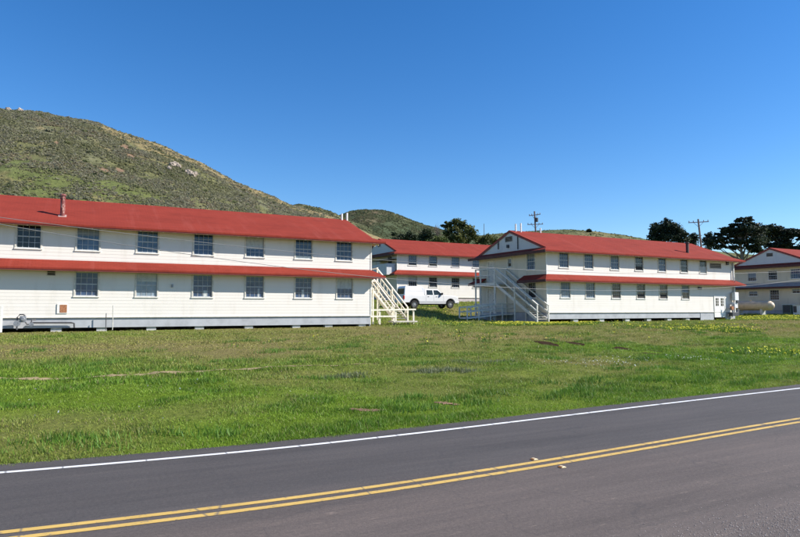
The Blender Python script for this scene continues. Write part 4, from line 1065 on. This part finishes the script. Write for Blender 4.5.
t = thing('utility_meter', 'cluster of white meter boxes and pipes beside the double door of the right barracks', 'meter', (61.1, 41.55, 1.35))
m = MB(); m.box(.42,1.05,-.10,.28,1.75,2.60); m.build('meter_box', M['white_box'], t, bevel=.03)
m = MB(); m.box(.30,.85,-.12,.20,.95,1.55); m.build('meter_box', M['white_box'], t, bevel=.03)
m = MB(); m.tube([(.72,-.12,1.62),(.72,-.22,1.62)], [.17,.15], 14); m.build('meter_dial', M['metal_dark'], t)
m = MB(); m.tube([(-.42,0,1.30),(-.46,0,.95),(-.28,0,.78),(.05,0,.78),(.12,0,1.2),(.30,0,1.3)], .055, 8); m.tube([(.12,0,.8),(.12,0,.2)], .05, 8); m.tube([(.9,0,1.0),(.9,0,.1)], .04, 8); m.tube([(.72,.05,2.6),(.72,.05,4.2)], .035, 8); m.build('pipe', M['metal_grey'], t)
m = MB(); m.tube([(-.05,-.14,.95),(-.05,.12,.95)], [.2,.2], 14); m.build('regulator', M['rust'], t)
m = MB(); m.box(-.2,.8,-.2,.25,.12,.5); m.build('equipment_pad_box', M['metal_dark'], t, bevel=.02)

t = thing('propane_tank', 'cream horizontal propane tank on the flowery grass between the right barracks and the edge one', 'propane tank', (71.3, 46.0, 1.86))
rr = .55; L = 2.3
prof = [(-L-.42,.06),(-L-.36,.22),(-L-.22,.40),(-L,.52),(-L+.02,rr),(L-.02,rr),(L,.52),(L+.22,.40),(L+.36,.22),(L+.42,.06)]
m = MB().tube([(0,y,.72) for y, _ in prof], [q for _, q in prof], 24); m.build('tank', M['tank'], t, smooth=True)
for y in (-1.4, 1.4):
    m = MB().box(-.42,.42,y-.12,y+.12,-.45,.35); m.build('saddle', M['concrete'], t)
m = MB(); m.tube([(0,0,1.24),(0,0,1.42)], .16, 12); m.build('valve_dome', M['tank'], t)

t = thing('green_cabinet', 'dark green equipment cabinet at the foot of the edge barracks gable', 'cabinet', (75.6, 44.2, 1.75))
MB().box(-.35,.35,-.5,.5,-.3,.95).build('body', M['green_box'], t, bevel=.02); MB().box(-.40,.40,-.55,.55,.95,1.0).build('lid', M['white_box'], t)
MB().box(-.362,-.352,-.4,.4,.05,.85).build('door_panel', M['metal_dark'], t)
t = thing('white_cabinet', 'white equipment cabinet standing next to the dark green one', 'cabinet', (75.6, 43.1, 1.75))
MB().box(-.35,.35,-.4,.4,-.3,.88).build('body', M['white_box'], t, bevel=.02); MB().box(-.40,.40,-.45,.45,.88,.93).build('lid', M['trim_cream'], t)
MB().box(-.362,-.352,-.05,.35,.05,.80).build('door_panel', M['metal_dark'], t)

# ------------------------------------------------------------------ poles and cables
def pole(name, label, base, top, r0, r1, arms, group=None):
    t = thing(name, label, 'utility pole' if arms else 'pole', base, 0, group)
    d = tuple(np.array(top)-np.array(base)); at = lambda f: np.array(d)*f
    MB().tube([(0,0,-1), tuple(at(.5)), d], [r0, (r0+r1)/2, r1], 10).build('shaft', M['pole'], t)
    for (f, ang, half, skew) in arms:
        c = at(f); u = np.array((cos(ang), sin(ang), skew)); off = np.array((-sin(ang), cos(ang), 0))*.14
        a = MB(); a.bar(tuple(c-u*half-off), tuple(c+u*half-off), .08, .10); a = a.build('crossarm', M['crossarm'], t)
        for s in (-.92, -.5, .5, .92):
            q = MB(); p = c+u*half*s-off; q.tube([tuple(p+np.array((0,0,.05))), tuple(p+np.array((0,0,.16))), tuple(p+np.array((0,0,.24)))], [.03,.07,.03], 8); q.build('insulator', M['insulator'], a)
        b = MB(); b.bar(tuple(c-u*half*.5-off), tuple(c-np.array((0,0,.6))-off*.6), .04, .04); b.bar(tuple(c+u*half*.5-off), tuple(c-np.array((0,0,.6))-off*.6), .04, .04); b.build('brace', M['metal_grey'], a)
    return t
PA = -2.3
p1 = pole('utility_pole', 'dark utility pole with two crossarms rising behind the near end of the right barracks roof', (61.5,72.4,4.0), (61.05,72.75,16.9), .16, .11, [(.955,-.70,.85,.10),(.845,-.70,1.15,0)], 'utility poles')
m = MB(); m.tube([(-.45+.25,.35-.2,11.3),(-.45+.25,.35-.2,11.9)], .22, 12); m.build('transformer', M['metal_dark'], p1)
p2 = pole('utility_pole', 'leaning utility pole with one long crossarm behind the far end of the right barracks roof', (68.9,49.9,1.7), (68.35,50.55,13.35), .14, .10, [(.965,-.93,1.15,0)], 'utility poles')
pole('mast', 'thin bare mast rising behind the gable of the right barracks', (75.4,105.9,6), (75.37,105.92,20.0), .10, .05, [])
def cable(name, label, pts, r):
    P = np.array(pts, float); xs_ = np.linspace(P[0,0], P[-1,0], 70)
    k = np.polyfit(P[:,0], P[:,2], 3); zs = np.polyval(k, xs_)
    return tag(MB().tube([(x, 32.0, z) for x, z in zip(xs_, zs)], r, 6).build(name, M['cable'], None, smooth=True), label, 'cable', 'overhead cables')
cable('overhead_cable', 'upper overhead cable sagging across the fronts of both barracks', [(-9,32,6.75),(-3,32,6.2),(1.81,32,5.9),(7.98,32,5.41),(22.3,32,4.73),(27.8,32,4.70),(41.8,32,4.97),(47.5,32,5.08),(56.7,32,5.58),(66,32,6.2)], .013)
cable('overhead_cable', 'lower overhead cable sagging across the fronts of both barracks', [(-9,32,6.8),(-3,32,5.93),(1.82,32,5.28),(8.0,32,4.61),(22.8,32,3.58),(28.5,32,3.50),(38.7,32,3.57),(47.2,32,4.06),(60,32,5.1)], .015)

# ------------------------------------------------------------------ trees
def tree(name, label, base, clumps_, cols, leaf=.30, dens=1.0, flatz=1.0, group='trees behind the barracks', bark='bark', tr=.30, limbs=True, base_drop=8, fat=1.0):
    t = thing(name, label, 'tree', (base[0], base[1], base[2]-base_drop), 0, group)
    B = np.array((base[0], base[1], base[2]-base_drop))
    Vs, Fs, Cs = [], [], []; n0 = 0
    cols = np.array(cols)
    zt = max(c[2] for c in clumps_)
    for ci, (x, y, z, rx, rz) in enumerate(clumps_):
        rx *= fat; rz *= fat
        # each bough is broken into sub-clumps so the outline stays ragged
        k = max(7, int(14*rx*dens/ .9))
        sub = rng.normal(0, 1, (k, 3)); sub /= np.linalg.norm(sub, axis=1, keepdims=True); sub *= rng.uniform(.35, .95, (k, 1))
        c = np.array((x, y, z)) - B + sub*np.array((rx, rx, rz))
        sr = np.minimum(rx, rz*1.3)*rng.uniform(.40, .68, k)
        n = int(26*dens)
        u = rng.normal(0, 1, (k, n, 3)); u /= np.linalg.norm(u, axis=2, keepdims=True)
        P = c[:, None] + u*rng.uniform(.2, 1.05, (k, n, 1))*sr[:, None, None]*np.array((1.25,1.25,flatz))
        L = leaf*rng.uniform(.5, 1.3, (k, n, 1))
        a = rng.normal(0, 1, (k, n, 3)); a[:,:,2] *= .6; a /= np.linalg.norm(a, axis=2, keepdims=True)
        b = np.cross(a, rng.normal(0, 1, (k, n, 3))); b /= np.linalg.norm(b, axis=2, keepdims=True)
        V = np.stack([P-a*L*.55-b*L*.25, P+a*L*.2-b*L*.4, P+a*L*.6+b*L*.1, P-a*L*.1+b*L*.42], 2)
        base_c = cols[rng.integers(0, len(cols), k)]*rng.uniform(.75, 1.3, (k, 1))
        C = base_c[:, None, None, :]*rng.uniform(.75, 1.3, (k, n, 1, 1))*np.ones((1,1,4,1))
        Vs.append(V.reshape(-1,3)); Fs.append(np.arange(k*n*4).reshape(-1,4)+n0); Cs.append(C.reshape(-1,3)); n0 += k*n*4
    fast_mesh('crown', np.concatenate(Vs), np.concatenate(Fs), M['leaf'], np.concatenate(Cs), parent=t)
    m = MB(); H = zt-B[2]
    lean = np.array((np.mean([c[0] for c in clumps_])-B[0], np.mean([c[1] for c in clumps_])-B[1], 0))
    tp = [(0,0,-.5), tuple(lean*.15+np.array((0,0,H*.3))), tuple(lean*.5+np.array((0,0,H*.6))), tuple(lean*.8+np.array((0,0,H*.85)))]
    m.tube(tp, [tr*1.15, tr*.85, tr*.55, tr*.2], 9)
    if limbs:
        for (x, y, z, rx, rz) in clumps_[::1]:
            e = np.array((x, y, z))-B; f = np.clip((e[2]/H-.22), .25, .72); j = lean*f*.9 + np.array((0,0,H*f))
            mid_ = j*.45+e*.55+np.array((rng.normal(0,.2), rng.normal(0,.2), -.15))
            m.tube([tuple(j), tuple(mid_), tuple(e)], [tr*.38, tr*.24, tr*.08], 6)
    m.build('trunk', M[bark], t, smooth=True)
    return t
TREES = {
 'olive': ((68.14, 104.79, 14.07), [(67.7, 104.78, 19.72, 0.81, 0.61), (66.67, 105.79, 18.96, 0.81, 0.61), (68.76, 104.2, 19.31, 1.01, 0.71), (67.77, 105.28, 18.36, 1.62, 0.81), (69.78, 103.93, 18.53, 1.21, 0.81), (69.76, 102.84, 17.59, 1.4, 0.8), (67.92, 103.68, 16.98, 1.8, 0.8), (66.47, 106.25, 17.58, 0.81, 0.61), (70.62, 102.71, 16.62, 1.2, 0.7), (68.64, 103.7, 16.01, 2.01, 0.8), (67.18, 106.26, 16.19, 1.22, 0.81), (65.61, 106.38, 18.97, 0.45, 0.26), (66.21, 106.2, 19.59, 0.36, 0.26)]),
 'round1': ((59.31, 102.01, 13.06), [(59.3, 101.98, 16.7, 1.15, 0.86), (58.73, 102.53, 15.96, 0.96, 0.77), (59.77, 101.28, 15.69, 0.95, 0.76), (59.6, 102.13, 15.0, 1.53, 0.77)]),
 'round2': ((57.61, 105.27, 13.25), [(57.78, 105.57, 16.81, 0.78, 0.68), (56.94, 105.66, 15.99, 0.78, 0.78), (58.43, 105.14, 16.01, 0.97, 0.78), (57.74, 105.51, 15.23, 1.36, 0.78)]),
 'shrub': ((56.48, 108.14, 14.23), [(55.46, 108.32, 16.97, 0.59, 0.36), (56.77, 108.26, 16.64, 0.79, 0.4), (57.57, 107.66, 15.83, 0.79, 0.59), (56.02, 108.11, 15.79, 0.99, 0.59)]),
 'yellow': ((58.0, 95.81, 12.5), [(58.05, 95.18, 14.62, 0.9, 0.54), (57.59, 96.52, 14.36, 0.91, 0.55), (59.07, 95.12, 14.12, 0.9, 0.54)]),
 'low': ((75.0, 103.73, 13.87), [(74.48, 104.36, 16.38, 0.82, 0.62), (75.57, 103.78, 16.58, 0.82, 0.62), (76.45, 102.92, 16.13, 0.82, 0.62), (73.76, 105.12, 16.0, 0.83, 0.62)]),
 'ridge': ((492.52, 497.42, 84.54), [(492.34, 497.16, 87.45, 2.39, 1.41), (491.97, 498.88, 86.64, 1.74, 1.09), (493.57, 496.21, 86.44, 1.74, 1.09)]),
 'pine': ((116.89, 94.0, 13.97), [(117.15, 94.48, 21.67, 0.9, 0.9), (116.65, 95.17, 20.82, 1.12, 0.9), (116.93, 93.02, 20.58, 1.11, 0.89), (115.12, 95.51, 20.76, 0.9, 0.67), (114.71, 96.01, 19.89, 1.12, 0.67), (115.25, 97.05, 18.68, 1.13, 0.68), (115.73, 95.26, 19.42, 1.34, 1.12), (117.06, 94.21, 19.6, 1.57, 1.12), (117.77, 92.43, 19.67, 1.11, 0.89), (118.37, 92.16, 18.56, 1.33, 0.89), (118.89, 91.3, 18.5, 0.66, 0.66), (116.78, 93.51, 17.95, 2.0, 1.11), (115.68, 95.8, 17.89, 1.8, 0.9), (118.82, 91.79, 17.43, 1.33, 0.88)]),
 'pine2': ((123.85, 93.2, 14.19), [(124.1, 93.48, 18.79, 0.68, 0.68), (123.72, 93.74, 17.88, 0.91, 0.91), (124.7, 92.92, 18.31, 0.91, 0.91), (124.33, 93.46, 16.97, 1.14, 0.91)]),
 'pine3': ((123.33, 88.84, 13.4), [(123.89, 89.06, 18.32, 0.88, 0.77), (123.22, 89.34, 17.42, 0.88, 0.88), (123.42, 88.04, 17.08, 0.88, 0.88), (123.69, 89.25, 16.1, 1.11, 1.11)]),
 'cyp1': ((108.8, 71.15, 9.71), [(109.6, 71.53, 18.68, 1.39, 0.41), (109.56, 70.53, 18.96, 0.55, 0.28), (108.37, 71.89, 18.55, 0.56, 0.28), (108.4, 72.34, 17.77, 1.11, 0.37), (108.88, 69.96, 17.33, 1.46, 0.55), (108.01, 73.69, 16.97, 1.69, 0.47), (108.71, 71.59, 16.96, 1.66, 0.55), (106.4, 74.22, 16.18, 0.93, 0.3), (108.86, 69.04, 16.49, 1.81, 0.73), (108.9, 72.94, 15.99, 2.24, 0.56), (110.58, 71.13, 15.52, 2.23, 0.74), (105.91, 74.31, 15.22, 1.12, 0.47), (107.67, 73.93, 14.9, 1.5, 0.47), (108.47, 71.33, 14.5, 1.47, 0.46), (109.41, 68.91, 14.5, 1.45, 0.73), (105.66, 75.38, 14.56, 0.75, 0.38), (106.92, 74.66, 13.8, 1.13, 0.38), (108.52, 72.77, 13.52, 1.3, 0.37), (108.72, 70.01, 13.47, 1.09, 0.36), (110.04, 69.55, 13.13, 1.1, 0.73)]),
 'cyp2': ((120.37, 71.48, 10.08), [(118.73, 72.31, 17.64, 1.55, 0.58), (119.43, 73.95, 17.28, 1.57, 0.79), (119.93, 71.69, 17.45, 1.16, 0.58), (120.86, 72.68, 16.44, 1.95, 0.78), (120.24, 73.73, 15.33, 1.57, 0.79), (120.75, 70.87, 16.82, 1.35, 0.58), (121.94, 70.42, 17.03, 1.16, 0.48), (121.53, 68.88, 16.65, 1.14, 0.57), (121.79, 67.4, 16.31, 1.32, 0.75), (120.94, 70.84, 15.67, 1.16, 0.58), (120.21, 70.26, 14.42, 1.15, 0.57), (119.53, 71.78, 14.13, 1.35, 0.58), (122.16, 68.18, 15.65, 0.76, 0.38), (121.79, 69.53, 13.66, 1.53, 0.48), (121.96, 67.6, 13.88, 1.13, 0.75), (122.42, 66.37, 15.11, 1.12, 0.94)]),
}
olv = [(.075,.088,.024),(.105,.115,.032),(.050,.064,.020),(.135,.138,.042)]
drk = [(.026,.040,.016),(.036,.052,.020),(.020,.032,.014)]
cyp = [(.022,.034,.019),(.034,.048,.025),(.016,.026,.015),(.046,.058,.030)]
yel = [(.10,.12,.03),(.075,.10,.025)]
D_ = {'olive': ('broadleaf_tree', 'tall olive green tree with airy branching crown behind the back barracks', olv, .34, 1.0, .8),
 'round1': ('round_tree', 'dark rounded tree just left of the tall olive green one', drk, .30, 1, .9),
 'round2': ('round_tree', 'dark bushy tree between the low shrub and the rounded tree behind the back barracks', drk, .30, 1, .9),
 'shrub': ('low_tree', 'lowest dark tree, leftmost of the group behind the back barracks roof', drk, .26, 1, .9),
 'yellow': ('leafy_bush_tree', 'small yellow green tree peeping over the back barracks roof', yel, .26, 1, .9),
 'low': ('low_tree', 'low olive tree seen just left of the right barracks gable', olv, .28, 1, .9),
 'ridge': ('lone_tree', 'tiny lone tree on the crest of the far grassy ridge', drk, .7, .8, .9),
 'pine': ('pine_tree', 'broad dark pine with a pointed top behind the right barracks roof', cyp, .34, 1.1, .75),
 'pine2': ('pine_tree', 'narrow dark tree between the broad pine and the leaning utility pole', cyp, .32, 1, .8),
 'pine3': ('pine_tree', 'dark tree just right of the leaning utility pole', cyp, .32, 1, .8),
 'cyp1': ('cypress_tree', 'wide dark cypress with flat layered boughs and a topmost tuft', cyp, .30, 1.25, .42),
 'cyp2': ('cypress_tree', 'dense dark cypress rising behind the gable of the edge barracks', cyp, .30, 1.25, .5)}
for k, (nm, lb, cols, leaf, dens, fz) in D_.items():
    base, cl = TREES[k]
    tree(nm, lb, base, cl, cols, leaf, dens, fz, bark='bark', tr=.42 if k.startswith('cyp') else .28, base_drop={'ridge': 1.5, 'cyp1': 6.5, 'cyp2': 6.5}.get(k, 8.5), fat={'cyp1': 1.22, 'cyp2': 1.42, 'pine': 1.15, 'pine2': 1.15, 'pine3': 1.15, 'olive': 1.15, 'low': 1.5, 'yellow': 1.35, 'round1': 1.15}.get(k, 1.0))
# bare grey tree between the dark ones
t = thing('bare_tree', 'leafless grey tree between the dark rounded tree and the tall olive one', 'tree', (62.0, 102.7, 5.2), 0, 'trees behind the barracks')
m = MB(); m.tube([(0,0,-.5),(0.05,0,5),(0,.1,9),(0,0,13.2)], [.22,.17,.10,.02], 7); m.build('trunk', M['bark'], t)
m = MB()
for i in range(60):
    z = rng.uniform(7, 12.6); a = rng.uniform(0, 2*pi); l = rng.uniform(.6, 2.1)*(1-(z-7)/9); e = np.array((cos(a)*l, sin(a)*l, z+l*.9))
    m.tube([(0,0,z), tuple(e*.5+np.array((0,0,z*.5))), tuple(e)], [.05,.035,.012], 5)
    for j in range(3):
        f = rng.uniform(.4, 1); p = np.array((0,0,z))*(1-f)+e*f; q = p+rng.normal(0,.35,3)+np.array((0,0,.3)); m.tube([tuple(p), tuple(q)], [.02,.006], 4)
m.build('crown', M['bark'], t)

# pale rocks on the upper slope
def boulder(a, sN, s, label):
    px, py, pz = hill_z(HILLS['near'], np.array([a]), np.array([sN])); x, y = px[0], py[0]
    import bmesh
    bm = bmesh.new(); bmesh.ops.create_icosphere(bm, subdivisions=3, radius=1)
    for v in bm.verts:
        n = fbm(np.array([v.co.x*3+x]), np.array([v.co.y*3+v.co.z*2+y]), 1.3, 3)[0]; v.co *= .45+1.2*n
    me = bpy.data.meshes.new('boulder'); bm.to_mesh(me); bm.free(); me.materials.append(M['rock'])
    o = bpy.data.objects.new('boulder', me); COL.objects.link(o); o.location = (x, y, pz[0]+s*.35); o.scale = (s*1.2, s, s*1.15)
    return tag(o, label, 'rock', 'pale rocks on the big hill')
M['rock'] = flat('pale_rock', (.33,.27,.22), .9, .3, .6, bmp=.6)
boulder(1.4444, 0.742, 1.05, 'left rock of the three nearest the crest on the hill shoulder')
boulder(1.4401, 0.769, 1.3, 'tallest rock of the three nearest the crest on the hill shoulder')
boulder(1.4357, 0.744, 0.95, 'right rock of the three nearest the crest on the hill shoulder')
boulder(1.421, 0.721, 1.1, 'left rock of the lower row on the hill shoulder')
boulder(1.4165, 0.712, 1.3, 'widest rock of the lower row on the hill shoulder')
boulder(1.4107, 0.742, 0.9, 'right rock of the lower row on the hill shoulder')
boulder(1.4486, 0.713, 0.8, 'small low rock left of and below the three near the crest')
boulder(1.6461, 0.975, 0.9, 'pale rock on the hill top, right of two')
boulder(1.6602, 0.985, 1.0, 'pale rock on the hill top, left of two')

# ------------------------------------------------------------------ camera, sky, sun
cam = bpy.data.cameras.new('camera'); co = bpy.data.objects.new('camera', cam); COL.objects.link(co)
cam.sensor_width = 36; cam.lens = 36*620/800; cam.clip_end = 6000
co.location = (0, 0, 2.2); co.rotation_euler = (R(90+3.737), 0, R(-27.67)); scn.camera = co
EL, AZ = 36, 30.5           # sun height; azimuth from +X towards -Y
w = bpy.data.worlds.new('World'); scn.world = w; w.use_nodes = True
nt = w.node_tree; bg = nt.nodes['Background']
sky = nt.nodes.new('ShaderNodeTexSky'); sky.sky_type = 'NISHITA'; sky.sun_disc = False
sky.sun_elevation = R(EL); sky.sun_rotation = R(90+AZ); sky.altitude = 50
sky.air_density = 1.0; sky.dust_density = .1; sky.ozone_density = 2.0
hs = nt.nodes.new('ShaderNodeHueSaturation'); hs.inputs['Saturation'].default_value = 1.35
nt.links.new(sky.outputs[0], hs.inputs['Color']); tn = nt.nodes.new('ShaderNodeMix'); tn.data_type = 'RGBA'; tn.blend_type = 'MULTIPLY'; tn.inputs['Factor'].default_value = 1; tn.inputs['B'].default_value = (.90,1.01,1.20,1)
nt.links.new(hs.outputs[0], tn.inputs['A']); nt.links.new(tn.outputs['Result'], bg.inputs['Color']); bg.inputs['Strength'].default_value = .086
sd = bpy.data.lights.new('sun', 'SUN'); sd.energy = 5.0; sd.angle = R(.5); sd.color = (1, .955, .88)
so = bpy.data.objects.new('sun', sd); COL.objects.link(so)
from mathutils import Vector
so.rotation_euler = Vector((cos(R(EL))*cos(R(AZ)), -cos(R(EL))*sin(R(AZ)), sin(R(EL)))).to_track_quat('Z', 'Y').to_euler()
vs = scn.view_settings; vs.view_transform = 'Standard'; vs.look = 'None'; vs.exposure = .70; vs.gamma = 1; vs.use_curve_mapping = False
scn.cycles.max_bounces = 6
